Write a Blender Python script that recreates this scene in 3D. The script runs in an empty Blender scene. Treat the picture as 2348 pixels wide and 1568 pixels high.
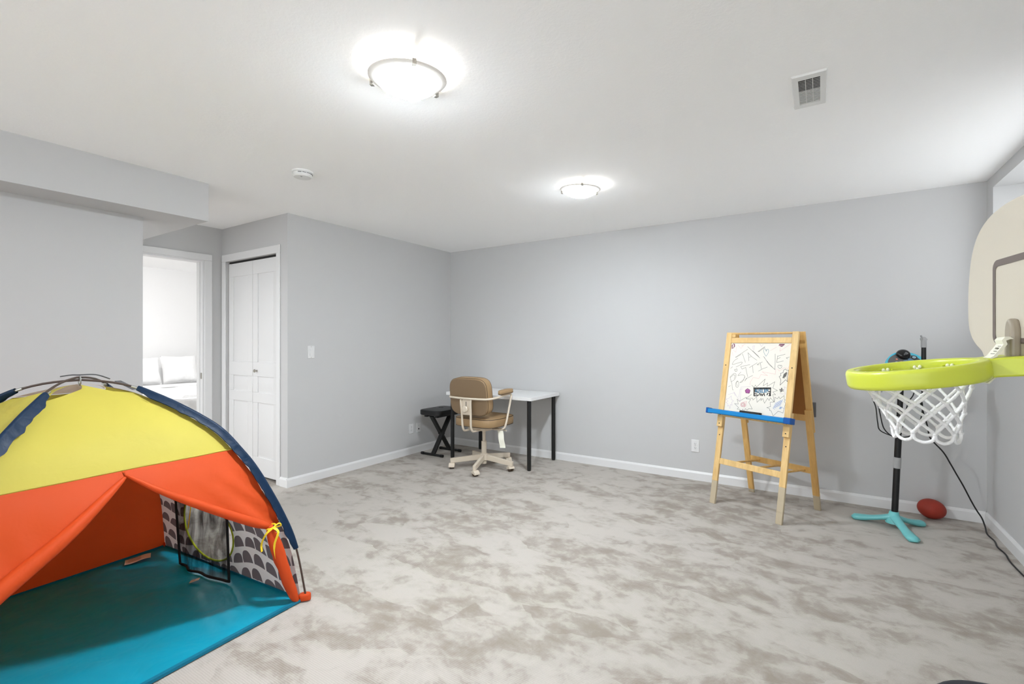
import bpy, bmesh, math, random
from mathutils import Vector, Matrix, noise
from mathutils.geometry import delaunay_2d_cdt

random.seed(7)
SC = bpy.context.scene
COL = SC.collection
PI = math.pi
V = Vector

# ------------------------------------------------------------------ camera
YAW = -0.5739
cam_d = bpy.data.cameras.new('camera')
cam = bpy.data.objects.new('camera', cam_d)
COL.objects.link(cam)
cam.location = (0, 0, 1.29)
cam.rotation_euler = (PI / 2, 0, -YAW)
cam_d.sensor_width = 36
cam_d.lens = 1092.04 / 2348 * 36
cam_d.shift_y = 0.92 / 2348
cam_d.clip_start = 0.02
SC.camera = cam

# ------------------------------------------------------------------ world, exposure
SC.view_settings.view_transform = 'Standard'
SC.view_settings.look = 'None'
SC.view_settings.gamma = 1
SC.view_settings.use_curve_mapping = False
SC.view_settings.exposure = 2.76
SC.cycles.max_bounces = 14
SC.cycles.diffuse_bounces = 12
SC.cycles.transparent_max_bounces = 12
world = bpy.data.worlds.new('world')
SC.world = world
world.use_nodes = True
wb = world.node_tree.nodes['Background']
wb.inputs['Color'].default_value = (0.93, 0.97, 1.0, 1)
wb.inputs['Strength'].default_value = 0.37

def area_light(name, loc, rot, shape, sx, sy, watts, rgb=(0.95, 0.975, 1.0)):
    d = bpy.data.lights.new(name, 'AREA')
    d.shape = shape
    d.size = sx
    if shape in ('RECTANGLE', 'ELLIPSE'):
        d.size_y = sy
    d.energy = watts
    d.color = rgb
    o = bpy.data.objects.new(name, d)
    COL.objects.link(o)
    o.location = loc
    o.rotation_euler = rot
    return o
# daylight through the basement window, and an unseen fill light added in the hallway behind the left wall
area_light('window_daylight', (1.30, 3.75, 1.86), (0, PI / 2, 0), 'RECTANGLE', 0.9, 1.5, 0.35)
area_light('hallway_fill', (-4.60, -0.10, 2.13), (0, 0, 0), 'DISK', 0.3, 0.3, 10.0)

# ------------------------------------------------------------------ colour + materials
def lin(r, g, b):
    def f(c):
        c /= 255
        return c / 12.92 if c <= 0.04045 else ((c + 0.055) / 1.055) ** 2.4
    return (f(r), f(g), f(b), 1)

class NT:
    """small helper to wire shader nodes"""
    def __init__(self, name):
        self.m = bpy.data.materials.new(name)
        self.m.use_nodes = True
        self.t = self.m.node_tree
        self.bsdf = self.t.nodes['Principled BSDF']
        self.out = self.t.nodes['Material Output']
    def n(self, typ, **kw):
        nd = self.t.nodes.new(typ)
        for k, v in kw.items():
            setattr(nd, k, v)
        return nd
    def l(self, a, b):
        self.t.links.new(a, b)
    def setv(self, sock, v):
        if hasattr(v, 'is_linked') or isinstance(v, bpy.types.NodeSocket):
            self.l(v, sock)
        else:
            sock.default_value = v
    def math(self, op, a, b=0.0, c=0.0):
        nd = self.n('ShaderNodeMath', operation=op)
        self.setv(nd.inputs[0], a)
        self.setv(nd.inputs[1], b)
        self.setv(nd.inputs[2], c)
        return nd.outputs[0]
    def mix(self, fac, a, b):
        nd = self.n('ShaderNodeMix', data_type='RGBA')
        self.setv(nd.inputs[0], fac)
        self.setv(nd.inputs[6], a)
        self.setv(nd.inputs[7], b)
        return nd.outputs[2]
    def ramp(self, fac, stops):
        nd = self.n('ShaderNodeValToRGB')
        e = nd.color_ramp.elements
        while len(e) < len(stops):
            e.new(0.5)
        for el, (p, c) in zip(e, stops):
            el.position = p
            el.color = c if len(c) == 4 else (*c, 1)
        self.l(fac, nd.inputs[0])
        return nd.outputs[0]
    def coord(self, kind='Object', scale=None, rot=None):
        tc = self.n('ShaderNodeTexCoord')
        o = tc.outputs[kind]
        if scale is not None or rot is not None:
            mp = self.n('ShaderNodeMapping')
            self.l(o, mp.inputs['Vector'])
            if scale is not None:
                mp.inputs['Scale'].default_value = scale
            if rot is not None:
                mp.inputs['Rotation'].default_value = rot
            o = mp.outputs[0]
        return o
    def noise(self, vec, scale, detail=2, rough=0.5, dist=0.0):
        nd = self.n('ShaderNodeTexNoise')
        if vec is not None:
            self.l(vec, nd.inputs['Vector'])
        nd.inputs['Scale'].default_value = scale
        nd.inputs['Detail'].default_value = detail
        nd.inputs['Roughness'].default_value = rough
        nd.inputs['Distortion'].default_value = dist
        return nd
    def bump(self, h, strength=0.3, dist=0.01):
        nd = self.n('ShaderNodeBump')
        nd.inputs['Strength'].default_value = strength
        nd.inputs['Distance'].default_value = dist
        self.l(h, nd.inputs['Height'])
        self.l(nd.outputs[0], self.bsdf.inputs['Normal'])
        return nd.outputs[0]

def simple(name, rgb, rough=0.5, metal=0.0, spec=0.5, var=0.0, vscale=12, bump=None, coat=0):
    t = NT(name)
    b = t.bsdf
    c = lin(*rgb)
    if var:
        nz = t.noise(t.coord(), vscale, 4)
        lo = tuple(max(0, x * (1 - var)) for x in c[:3]) + (1,)
        hi = tuple(min(1, x * (1 + var)) for x in c[:3]) + (1,)
        t.l(t.mix(nz.outputs[0], lo, hi), b.inputs['Base Color'])
    else:
        b.inputs['Base Color'].default_value = c
    b.inputs['Roughness'].default_value = rough
    b.inputs['Metallic'].default_value = metal
    b.inputs['Specular IOR Level'].default_value = spec
    if coat:
        b.inputs['Coat Weight'].default_value = coat
    if bump:
        nz2 = t.noise(t.coord(), bump[0], 3)
        t.bump(nz2.outputs[0], bump[1], bump[2])
    return t.m

def fabric(name, rgb, transl=0.25, rough=0.6, bumpscale=9, bumpd=0.012, spec=0.3):
    t = NT(name)
    c = lin(*rgb)
    co = t.coord()
    nz = t.noise(co, 5, 4)
    lo = tuple(x * 0.93 for x in c[:3]) + (1,)
    hi = tuple(min(1, x * 1.05) for x in c[:3]) + (1,)
    colr = t.mix(nz.outputs[0], lo, hi)
    t.l(colr, t.bsdf.inputs['Base Color'])
    t.bsdf.inputs['Roughness'].default_value = rough
    t.bsdf.inputs['Specular IOR Level'].default_value = spec
    t.bsdf.inputs['Sheen Weight'].default_value = 0.0
    w = t.noise(co, bumpscale, 3, 0.45, 0.6)
    nrm = t.bump(w.outputs[0], 0.35, bumpd)
    tr = t.n('ShaderNodeBsdfTranslucent')
    t.l(colr, tr.inputs['Color'])
    t.l(nrm, tr.inputs['Normal'])
    mx = t.n('ShaderNodeMixShader')
    mx.inputs[0].default_value = transl
    t.l(t.bsdf.outputs[0], mx.inputs[1])
    t.l(tr.outputs[0], mx.inputs[2])
    t.l(mx.outputs[0], t.out.inputs['Surface'])
    return t.m

def emissive(name, rgb, strength):
    t = NT(name)
    t.bsdf.inputs['Base Color'].default_value = lin(*rgb)
    t.bsdf.inputs['Emission Color'].default_value = lin(*rgb)
    t.bsdf.inputs['Emission Strength'].default_value = strength
    t.bsdf.inputs['Roughness'].default_value = 0.25
    return t.m

def dish_mat(name, rgb, strength, radius, edge=1.1):
    t = NT(name)
    t.bsdf.inputs['Base Color'].default_value = lin(*rgb)
    t.bsdf.inputs['Emission Color'].default_value = lin(*rgb)
    t.bsdf.inputs['Roughness'].default_value = 0.25
    sp = t.n('ShaderNodeSeparateXYZ')
    t.l(t.coord(), sp.inputs[0])
    r = t.math('SQRT', t.math('ADD', t.math('POWER', sp.outputs[0], 2.0), t.math('POWER', sp.outputs[1], 2.0)))
    k = t.n('ShaderNodeMapRange', interpolation_type='SMOOTHSTEP')
    t.l(r, k.inputs[0])
    k.inputs[1].default_value = radius * 0.45
    k.inputs[2].default_value = radius * 0.95
    k.inputs[3].default_value = strength
    k.inputs[4].default_value = edge
    t.l(k.outputs[0], t.bsdf.inputs['Emission Strength'])
    return t.m

def carpet_mat():
    t = NT('carpet')
    b = t.bsdf
    co = t.coord()
    # vacuum strokes and footprints: pile pushed different ways, two tones
    warp = t.noise(co, 2.2, 4, 0.6)
    wv = t.n('ShaderNodeVectorMath', operation='MULTIPLY_ADD')
    t.l(warp.outputs[1], wv.inputs[0])
    wv.inputs[1].default_value = (0.2, 0.2, 0)
    t.l(co, wv.inputs[2])
    vo = t.n('ShaderNodeTexVoronoi')
    mp = t.n('ShaderNodeMapping')
    mp.inputs['Scale'].default_value = (1.3, 3.6, 1)
    mp.inputs['Rotation'].default_value = (0, 0, 0.75)
    t.l(wv.outputs[0], mp.inputs['Vector'])
    t.l(mp.outputs[0], vo.inputs['Vector'])
    vo.inputs['Scale'].default_value = 1.5
    sep = t.n('ShaderNodeSeparateColor')
    t.l(vo.outputs['Color'], sep.inputs[0])
    cells = sep.outputs[0]
    stv = t.n('ShaderNodeMapping')
    stv.inputs['Rotation'].default_value = (0, 0, 0.6)
    stv.inputs['Scale'].default_value = (1.0, 1.6, 1)
    t.l(wv.outputs[0], stv.inputs['Vector'])
    n1 = t.noise(stv.outputs[0], 4.3, 7, 0.60, 0.15)
    n2 = t.noise(wv.outputs[0], 11.0, 6, 0.60, 0.2)
    n3 = t.noise(co, 320, 2, 0.6)
    n4 = t.noise(co, 0.8, 2, 0.5)
    a = t.math('MULTIPLY', cells, 0.13)
    a = t.math('MULTIPLY_ADD', n1.outputs[0], 0.80, a)
    a = t.math('MULTIPLY_ADD', n2.outputs[0], 0.46, a)
    a = t.math('MULTIPLY_ADD', n4.outputs[0], 0.35, a)
    patch = t.ramp(a, [(0.0, (0, 0, 0)), (0.69, (0, 0, 0)), (0.79, (0.34, 0.34, 0.34)), (0.865, (0.80, 0.80, 0.80)), (0.95, (1, 1, 1))])
    # ribs run along X, 8 mm apart
    sx = t.n('ShaderNodeSeparateXYZ')
    t.l(co, sx.inputs[0])
    jig = t.noise(t.coord(scale=(14, 60, 1)), 1.0, 2)
    ph = t.math('MULTIPLY_ADD', jig.outputs[0], 2.2, t.math('MULTIPLY', sx.outputs[1], 2 * PI / 0.0085))
    rib = t.math('MULTIPLY_ADD', t.math('SINE', ph), 0.5, 0.5)
    light = lin(*(184, 178, 170))
    dark = lin(*(152, 143, 133))
    base = t.mix(patch, dark, light)
    ribdark = t.mix(0.48, base, lin(*(112, 101, 90)))
    amt = t.math('MULTIPLY', rib, t.math('MULTIPLY_ADD', patch, -0.55, 0.85))
    colr = t.mix(amt, base, ribdark)
    spk = t.mix(n3.outputs[0], (0.80, 0.80, 0.80, 1), (1.15, 1.15, 1.15, 1))
    mul = t.n('ShaderNodeMix', data_type='RGBA', blend_type='MULTIPLY')
    mul.inputs[0].default_value = 1.0
    t.l(colr, mul.inputs[6])
    t.l(spk, mul.inputs[7])
    t.l(mul.outputs[2], b.inputs['Base Color'])
    b.inputs['Roughness'].default_value = 0.95
    b.inputs['Specular IOR Level'].default_value = 0.05
    b.inputs['Sheen Weight'].default_value = 0.15
    h = t.math('MULTIPLY_ADD', n3.outputs[0], 0.6, t.math('MULTIPLY', rib, -0.6))
    t.bump(h, 0.35, 0.004)
    return t.m

def ceiling_mat():
    t = NT('ceiling_paint')
    co = t.coord()
    n1 = t.noise(co, 62, 4, 0.55, 0.4)
    r = t.ramp(n1.outputs[0], [(0.44, (0, 0, 0)), (0.6, (1, 1, 1))])
    t.bsdf.inputs['Base Color'].default_value = lin(*(253, 253, 253))
    t.bsdf.inputs['Roughness'].default_value = 0.9
    t.bsdf.inputs['Specular IOR Level'].default_value = 0.15
    t.bump(r, 0.12, 0.002)
    return t.m

def wall_mat():
    t = NT('grey_wall_paint')
    co = t.coord()
    n1 = t.noise(co, 110, 3)
    t.bsdf.inputs['Base Color'].default_value = lin(*(197, 197, 197))
    t.bsdf.inputs['Roughness'].default_value = 0.75
    t.bsdf.inputs['Specular IOR Level'].default_value = 0.25
    t.bump(n1.outputs[0], 0.12, 0.002)
    return t.m

def wood_mat(name, rgb, axis_scale):
    t = NT(name)
    co = t.coord(scale=axis_scale)
    n1 = t.noise(co, 3, 5, 0.6, 0.6)
    c = lin(*rgb)
    lo = tuple(x * y for x, y in zip(c[:3], (0.86, 0.80, 0.72))) + (1,)
    hi = tuple(min(1, x * 1.06) for x in c[:3]) + (1,)
    t.l(t.ramp(n1.outputs[0], [(0.3, lo), (0.62, hi)]), t.bsdf.inputs['Base Color'])
    t.bsdf.inputs['Roughness'].default_value = 0.45
    return t.m

def hills_mat():
    """white cloth printed with rows of grey rounded hills"""
    t = NT('hill_print_cloth')
    uv = t.coord('UV')
    sp = t.n('ShaderNodeSeparateXYZ')
    t.l(uv, sp.inputs[0])
    u, v = sp.outputs[0], sp.outputs[1]
    # gently wavy rows
    wav = t.math('MULTIPLY', t.math('SINE', t.math('MULTIPLY', u, 13.0)), 0.22)
    vr = t.math('ADD', t.math('MULTIPLY', v, 10.6), wav)
    row = t.math('FLOOR', vr)
    fy = t.math('FRACT', vr)
    rshift = t.math('FRACT', t.math('MULTIPLY', row, 0.377))
    ur = t.math('ADD', t.math('MULTIPLY', u, 10.0), rshift)
    cell = t.math('FLOOR', ur)
    fx = t.math('FRACT', ur)
    wn = t.n('ShaderNodeTexWhiteNoise', noise_dimensions='2D')
    cb = t.n('ShaderNodeCombineXYZ')
    t.l(cell, cb.inputs[0]); t.l(row, cb.inputs[1])
    t.l(cb.outputs[0], wn.inputs['Vector'])
    rnd = wn.outputs['Value']
    hgt = t.math('MULTIPLY_ADD', rnd, 0.30, 0.52)      # hill height in the row
    skew = t.math('MULTIPLY', t.math('SUBTRACT', rnd, 0.5), 0.7)
    xx = t.math('SUBTRACT', t.math('SUBTRACT', fx, 0.5), t.math('MULTIPLY', skew, fy))
    xx = t.math('DIVIDE', xx, 0.44)
    yy = t.math('DIVIDE', t.math('SUBTRACT', fy, 0.05), hgt)
    d = t.math('ADD', t.math('POWER', t.math('ABSOLUTE', xx), 2.6), t.math('POWER', t.math('ABSOLUTE', yy), 2.4))
    inside = t.math('MULTIPLY', t.math('LESS_THAN', d, 1.0), t.math('GREATER_THAN', fy, 0.05))
    colr = t.mix(inside, lin(232, 228, 226), lin(112, 103, 106))
    t.l(colr, t.bsdf.inputs['Base Color'])
    t.bsdf.inputs['Roughness'].default_value = 0.7
    tr = t.n('ShaderNodeBsdfTranslucent')
    t.l(colr, tr.inputs['Color'])
    mx = t.n('ShaderNodeMixShader')
    mx.inputs[0].default_value = 0.25
    t.l(t.bsdf.outputs[0], mx.inputs[1]); t.l(tr.outputs[0], mx.inputs[2])
    t.l(mx.outputs[0], t.out.inputs['Surface'])
    return t.m

def mesh_mat(name, rgb, dens):
    t = NT(name)
    co = t.coord()
    nz = t.noise(t.coord(scale=(1, 1, 0.35)), 14, 4, 0.6, 0.8)
    fac = t.math('MULTIPLY_ADD', nz.outputs[0], 1.3, dens - 0.65)
    t.bsdf.inputs['Base Color'].default_value = lin(*rgb)
    t.bsdf.inputs['Roughness'].default_value = 0.7
    tp = t.n('ShaderNodeBsdfTransparent')
    mx = t.n('ShaderNodeMixShader')
    t.l(fac, mx.inputs[0])
    t.l(tp.outputs[0], mx.inputs[1]); t.l(t.bsdf.outputs[0], mx.inputs[2])
    t.l(mx.outputs[0], t.out.inputs['Surface'])
    return t.m

def glass_mat():
    t = NT('window_glass')
    tp = t.n('ShaderNodeBsdfTransparent')
    gl = t.n('ShaderNodeBsdfGlossy')
    gl.inputs['Roughness'].default_value = 0.02
    mx = t.n('ShaderNodeMixShader')
    mx.inputs[0].default_value = 0.06
    t.l(tp.outputs[0], mx.inputs[1]); t.l(gl.outputs[0], mx.inputs[2])
    t.l(mx.outputs[0], t.out.inputs['Surface'])
    return t.m

M = {}
M['wall'] = wall_mat()
M['ceiling'] = ceiling_mat()
M['carpet'] = carpet_mat()
M['trim'] = simple('white_trim_paint', (224, 224, 224), 0.35)
M['door'] = simple('white_door_paint', (224, 224, 224), 0.4, bump=(40, 0.05, 0.002))
M['white_plastic'] = simple('white_plastic', (226, 226, 224), 0.35)
M['plate'] = simple('white_wall_plate', (222, 222, 222), 0.35)
M['dark_slot'] = simple('dark_slot', (28, 28, 28), 0.6)
M['vent_dark'] = simple('vent_shadow_grey', (60, 60, 60), 0.8)
M['steel'] = simple('brushed_steel', (150, 150, 148), 0.3, 0.9)
M['nickel'] = simple('satin_nickel', (170, 166, 158), 0.35, 0.8)
M['dish'] = dish_mat('lit_frosted_glass', (240, 248, 255), 92.0, 0.134)
M['dish_dim'] = dish_mat('lit_frosted_glass_dimmer', (240, 248, 255), 60.0, 0.120, 2.6)
M['dish_far'] = emissive('lit_frosted_glass_bedroom', (255, 255, 255), 24.0)
M['lip'] = simple('frosted_glass_lip', (252, 249, 244), 0.3)
M['bulb'] = emissive('lit_bulb', (255, 255, 255), 200.0)
M['yellow'] = fabric('yellow_nylon', (208, 194, 86), 0.26)
M['orange'] = fabric('orange_nylon', (222, 84, 32), 0.28)
M['teal'] = fabric('teal_nylon', (2, 148, 176), 0.0, 0.42, 7, 0.02, 0.3)
M['teal_edge'] = fabric('teal_binding', (10, 112, 140), 0.0, 0.5)
M['navy'] = fabric('navy_nylon', (3, 36, 64), 0.03, 0.5, 26, 0.012, 0.3)
M['beige_cloth'] = fabric('beige_vent_cloth', (224, 206, 190), 0.35)
M['grey_cloth'] = simple('grey_webbing', (84, 84, 86), 0.8)
M['pole'] = simple('fibreglass_pole', (72, 58, 50), 0.35)
M['ferrule'] = simple('silver_ferrule', (180, 180, 176), 0.3, 0.8)
M['hills'] = hills_mat()
M['black_mesh'] = mesh_mat('black_netting', (10, 10, 10), 0.68)
M['black_cloth'] = simple('black_binding', (10, 10, 11), 0.8)
M['lime_tape'] = simple('lime_binding', (196, 206, 40), 0.6)
M['ribbon'] = simple('yellow_ribbon', (244, 212, 40), 0.55)
M['label'] = simple('care_label_paper', (226, 206, 190), 0.7)
M['label_ink'] = simple('care_label_print', (150, 136, 130), 0.7)
M['wood'] = wood_mat('pale_pine', (226, 192, 132), (9, 9, 1.2))
M['wood_dark'] = wood_mat('amber_pine', (214, 172, 104), (9, 9, 1.2))
M['sock'] = simple('greyed_wood_tip', (186, 172, 146), 0.6)
M['hardboard'] = simple('brown_hardboard', (150, 96, 38), 0.7, var=0.08)
M['board'] = simple('whiteboard', (236, 232, 222), 0.25)
M['tray_blue'] = simple('blue_plastic', (8, 128, 196), 0.3)
M['tray_cap'] = simple('dark_blue_plastic', (0, 82, 160), 0.35)
M['eraser'] = simple('dark_felt', (46, 44, 42), 0.9)
M['black_paint'] = simple('black_powder_coat', (9, 9, 9), 0.45)
M['black_vinyl'] = simple('black_vinyl', (16, 16, 17), 0.4, bump=(60, 0.1, 0.002))
M['tan'] = simple('tan_leather', (156, 128, 92), 0.5, bump=(90, 0.12, 0.002), var=0.05)
M['tan_back'] = simple('brown_leather_back', (128, 106, 80), 0.5, bump=(90, 0.12, 0.002))
M['tan_pipe'] = simple('dark_brown_piping', (70, 54, 38), 0.6)
M['beige_metal'] = simple('beige_steel', (214, 202, 184), 0.4)
M['desk'] = simple('white_laminate', (228, 228, 228), 0.3)
M['aqua'] = simple('aqua_plastic', (112, 192, 194), 0.3, spec=0.5)
M['grey_plastic'] = simple('grey_plastic', (160, 160, 160), 0.4)
M['dark_panel'] = simple('charcoal_plastic', (84, 84, 82), 0.45)
M['cyan'] = simple('cyan_plastic', (70, 196, 222), 0.3)
M['gloss_black'] = simple('glossy_black', (10, 10, 9), 0.15)
M['red'] = simple('red_plastic', (200, 26, 30), 0.3)
M['salmon'] = simple('salmon_print', (214, 132, 112), 0.5)
M['pale_blue'] = simple('pale_blue_print', (160, 188, 200), 0.4)
M['slate_blue'] = simple('slate_blue_print', (92, 128, 152), 0.4)
M['ball'] = simple('brick_red_foam', (158, 50, 34), 0.6, bump=(160, 0.2, 0.002))
M['cord'] = simple('black_cord', (12, 12, 12), 0.5)
M['lime'] = simple('lime_plastic', (204, 214, 72), 0.32, spec=0.5)
M['rope'] = simple('white_rope', (236, 236, 236), 0.8, bump=(180, 0.6, 0.004))
M['backboard'] = simple('cream_plastic', (208, 200, 184), 0.35)
M['backboard_edge'] = simple('pale_cream_edge', (206, 208, 190), 0.35)
M['taupe'] = simple('taupe_print', (112, 100, 94), 0.45)
M['bracket'] = simple('warm_grey_plastic', (160, 150, 134), 0.35)
M['hook'] = simple('clear_white_plastic', (236, 240, 200), 0.3)
M['base_navy'] = simple('dark_navy_plastic', (32, 36, 44), 0.4)
M['paper'] = simple('paper_tag', (232, 230, 214), 0.7)
M['paper_ink'] = simple('tag_print', (120, 116, 108), 0.7)
M['bedding'] = simple('white_bedding', (240, 240, 240), 0.9, bump=(7, 0.5, 0.05))
M['bed_wall'] = simple('white_bedroom_paint', (240, 240, 240), 0.8)
M['glass'] = glass_mat()
M['marker_purple'] = simple('purple_marker_barrel', (70, 40, 110), 0.4)

# ------------------------------------------------------------------ mesh helpers
class MB:
    """collects shapes into one bmesh"""
    def __init__(self):
        self.bm = bmesh.new()
        self.uv = None
    def face(self, vs):
        try:
            return self.bm.faces.new(vs)
        except ValueError:
            return None
    def box(self, lo, hi, mat=None):
        c = [(x, y, z) for x in (lo[0], hi[0]) for y in (lo[1], hi[1]) for z in (lo[2], hi[2])]
        if mat:
            c = [mat @ V(p) for p in c]
        v = [self.bm.verts.new(p) for p in c]
        for f in ((0, 1, 3, 2), (4, 6, 7, 5), (0, 4, 5, 1), (2, 3, 7, 6), (0, 2, 6, 4), (1, 5, 7, 3)):
            self.face([v[i] for i in f])
        return self
    def beam(self, a, b, w, h, up=(0, 0, 1), w2=None, h2=None):
        """rectangular bar from a to b; w across, h along up"""
        a, b, up = V(a), V(b), V(up)
        d = (b - a).normalized()
        s = d.cross(up).normalized()
        u = s.cross(d).normalized()
        w2 = w if w2 is None else w2
        h2 = h if h2 is None else h2
        r = []
        for p, ww, hh in ((a, w, h), (b, w2, h2)):
            r.append([self.bm.verts.new(p + s * (ww / 2 * i) + u * (hh / 2 * j)) for i, j in ((-1, -1), (1, -1), (1, 1), (-1, 1))])
        for i in range(4):
            j = (i + 1) % 4
            self.face([r[0][i], r[0][j], r[1][j], r[1][i]])
        self.face(r[0][::-1]); self.face(r[1])
        return self
    def sweep(self, pts, prof, closed=False, up=None, caps=True, scales=None):
        """sweep a closed 2-D profile along points (parallel transport)"""
        pts = [V(p) for p in pts]
        n = len(pts)
        tang = []
        for i in range(n):
            if closed:
                t = pts[(i + 1) % n] - pts[i - 1]
            else:
                t = pts[min(i + 1, n - 1)] - pts[max(i - 1, 0)]
            tang.append(t.normalized() if t.length > 1e-9 else V((0, 0, 1)))
        u = V(up) if up else (V((0, 0, 1)) if abs(tang[0].z) < 0.9 else V((1, 0, 0)))
        rings = []
        for i in range(n):
            t = tang[i]
            if up:
                u = V(up)
            s = t.cross(u)
            if s.length < 1e-6:
                s = t.cross(V((0.3, 0.9, 0.1)))
            s.normalize()
            uu = s.cross(t).normalized()
            if not up:
                u = uu
            k = scales[i] if scales else 1
            rings.append([self.bm.verts.new(pts[i] + s * (x * k) + uu * (y * k)) for x, y in prof])
        m = len(prof)
        for i in range(n if closed else n - 1):
            a, b = rings[i], rings[(i + 1) % n]
            for j in range(m):
                self.face([a[j], a[(j + 1) % m], b[(j + 1) % m], b[j]])
        if caps and not closed:
            self.face(rings[0][::-1]); self.face(rings[-1])
        return self
    def tube(self, pts, r, segs=10, closed=False, radii=None, up=None):
        prof = [(r * math.cos(2 * PI * k / segs), r * math.sin(2 * PI * k / segs)) for k in range(segs)]
        return self.sweep(pts, prof, closed, up, True, [q / r for q in radii] if radii else None)
    def cyl(self, a, b, r, segs=20, r2=None):
        return self.tube([a, b], r, segs, radii=[r, r if r2 is None else r2])
    def lathe(self, prof, mat=None, segs=40, close_ends=True):
        """prof: (radius, z) list"""
        rings = []
        for (r, z) in prof:
            if r < 1e-6:
                p = V((0, 0, z))
                rings.append([self.bm.verts.new(mat @ p if mat else p)])
            else:
                ring = []
                for k in range(segs):
                    p = V((r * math.cos(2 * PI * k / segs), r * math.sin(2 * PI * k / segs), z))
                    ring.append(self.bm.verts.new(mat @ p if mat else p))
                rings.append(ring)
        for a, b in zip(rings, rings[1:]):
            for k in range(segs):
                j = (k + 1) % segs
                if len(a) == 1 and len(b) == 1:
                    break
                if len(a) == 1:
                    self.face([a[0], b[j], b[k]])
                elif len(b) == 1:
                    self.face([a[k], a[j], b[0]])
                else:
                    self.face([a[k], a[j], b[j], b[k]])
        if close_ends:
            if len(rings[0]) > 1:
                self.face(rings[0][::-1])
            if len(rings[-1]) > 1:
                self.face(rings[-1])
        return self
    def prism(self, poly, f, t0, t1):
        """poly: 2-D outline; f(x, y, t) -> 3-D point"""
        a = [self.bm.verts.new(f(x, y, t0)) for x, y in poly]
        b = [self.bm.verts.new(f(x, y, t1)) for x, y in poly]
        n = len(poly)
        self.face(a[::-1]); self.face(b)
        for i in range(n):
            j = (i + 1) % n
            self.face([a[i], a[j], b[j], b[i]])
        return self
    def ellipsoid(self, c, r, mat=None, n=16, m=24):
        c = V(c)
        M4 = Matrix.Translation(c) @ (mat.to_4x4() if mat else Matrix.Identity(4)) @ Matrix.Diagonal((*r, 1))
        prof = [(math.sin(PI * i / n), -math.cos(PI * i / n)) for i in range(n + 1)]
        prof[0] = (0, -1); prof[-1] = (0, 1)
        return self.lathe(prof, M4, m, False)
    def cushion(self, w, d, h, r, mat=None, n=20, puff=0.0, exps=4.0):
        """soft rounded block (superellipse plan, domed), centred at origin"""
        M4 = mat if mat else Matrix.Identity(4)
        lev = [(-1, 0.86), (-0.93, 0.95), (-0.7, 0.995), (0, 1.0), (0.7, 0.995), (0.93, 0.95), (1, 0.86)]
        segs = 4 * n
        rings = []
        for (zz, k) in lev:
            ring = []
            for i in range(segs):
                a = 2 * PI * i / segs
                ca, sa = math.cos(a), math.sin(a)
                q = (abs(ca) ** exps + abs(sa) ** exps) ** (-1 / exps)
                sh = 1 - (1 - k) * r
                ring.append(self.bm.verts.new(M4 @ V((w / 2 * q * ca * sh, d / 2 * q * sa * sh, zz * h / 2))))
            rings.append(ring)
        for a, b in zip(rings, rings[1:]):
            for i in range(segs):
                j = (i + 1) % segs
                self.face([a[i], a[j], b[j], b[i]])
        for ring, sg in ((rings[0], -1), (rings[-1], 1)):
            prev = ring
            for s in (0.7, 0.4):
                nr = []
                for i in range(segs):
                    a = 2 * PI * i / segs
                    ca, sa = math.cos(a), math.sin(a)
                    q = (abs(ca) ** exps + abs(sa) ** exps) ** (-1 / exps)
                    sh = (1 - 0.14 * r) * s
                    nr.append(self.bm.verts.new(M4 @ V((w / 2 * q * ca * sh, d / 2 * q * sa * sh, sg * (h / 2 + puff * (1 - s * s))))))
                for i in range(segs):
                    j = (i + 1) % segs
                    self.face([prev[i], prev[j], nr[j], nr[i]] if sg > 0 else [prev[j], prev[i], nr[i], nr[j]])
                prev = nr
            c = self.bm.verts.new(M4 @ V((0, 0, sg * (h / 2 + puff))))
            for i in range(segs):
                j = (i + 1) % segs
                self.face([prev[i], prev[j], c] if sg > 0 else [prev[j], prev[i], c])
        return self
    def sheet(self, poly, holes, f, step, uvs=(1, 1)):
        """fill a 2-D outline (minus holes) with a fine triangle mesh and map it by f(x, y)"""
        def inside(p, pl):
            c = False
            n = len(pl)
            for i in range(n):
                x1, y1 = pl[i]; x2, y2 = pl[i - 1]
                if (y1 > p[1]) != (y2 > p[1]) and p[0] < (x2 - x1) * (p[1] - y1) / (y2 - y1) + x1:
                    c = not c
            return c
        def refine(pl):
            out = []
            n = len(pl)
            for i in range(n):
                a, b = V(pl[i]), V(pl[(i + 1) % n])
                k = max(1, int((b - a).length / step))
                out += [tuple(a.lerp(b, q / k)) for q in range(k)]
            return out
        loops = [refine(poly)] + [refine(hh) for hh in holes]
        pts, edges = [], []
        for lp in loops:
            s0 = len(pts)
            pts += lp
            edges += [(s0 + i, s0 + (i + 1) % len(lp)) for i in range(len(lp))]
        xs = [p[0] for p in poly]; ys = [p[1] for p in poly]
        bnd = list(pts)
        x = min(xs) + step / 2
        r = 0
        while x < max(xs):
            y = min(ys) + step * (0.5 if r % 2 else 0.99)
            while y < max(ys):
                p = (x, y)
                if inside(p, loops[0]) and not any(inside(p, hh) for hh in loops[1:]) and min((p[0] - q[0]) ** 2 + (p[1] - q[1]) ** 2 for q in bnd) > (0.45 * step) ** 2:
                    pts.append(p)
                y += step
            x += step * 0.9
            r += 1
        vo, eo, fo, *_ = delaunay_2d_cdt([V(p) for p in pts], edges, [], 0, 1e-7)
        vs = [None] * len(vo)
        uvl = self.bm.loops.layers.uv.verify()
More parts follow.
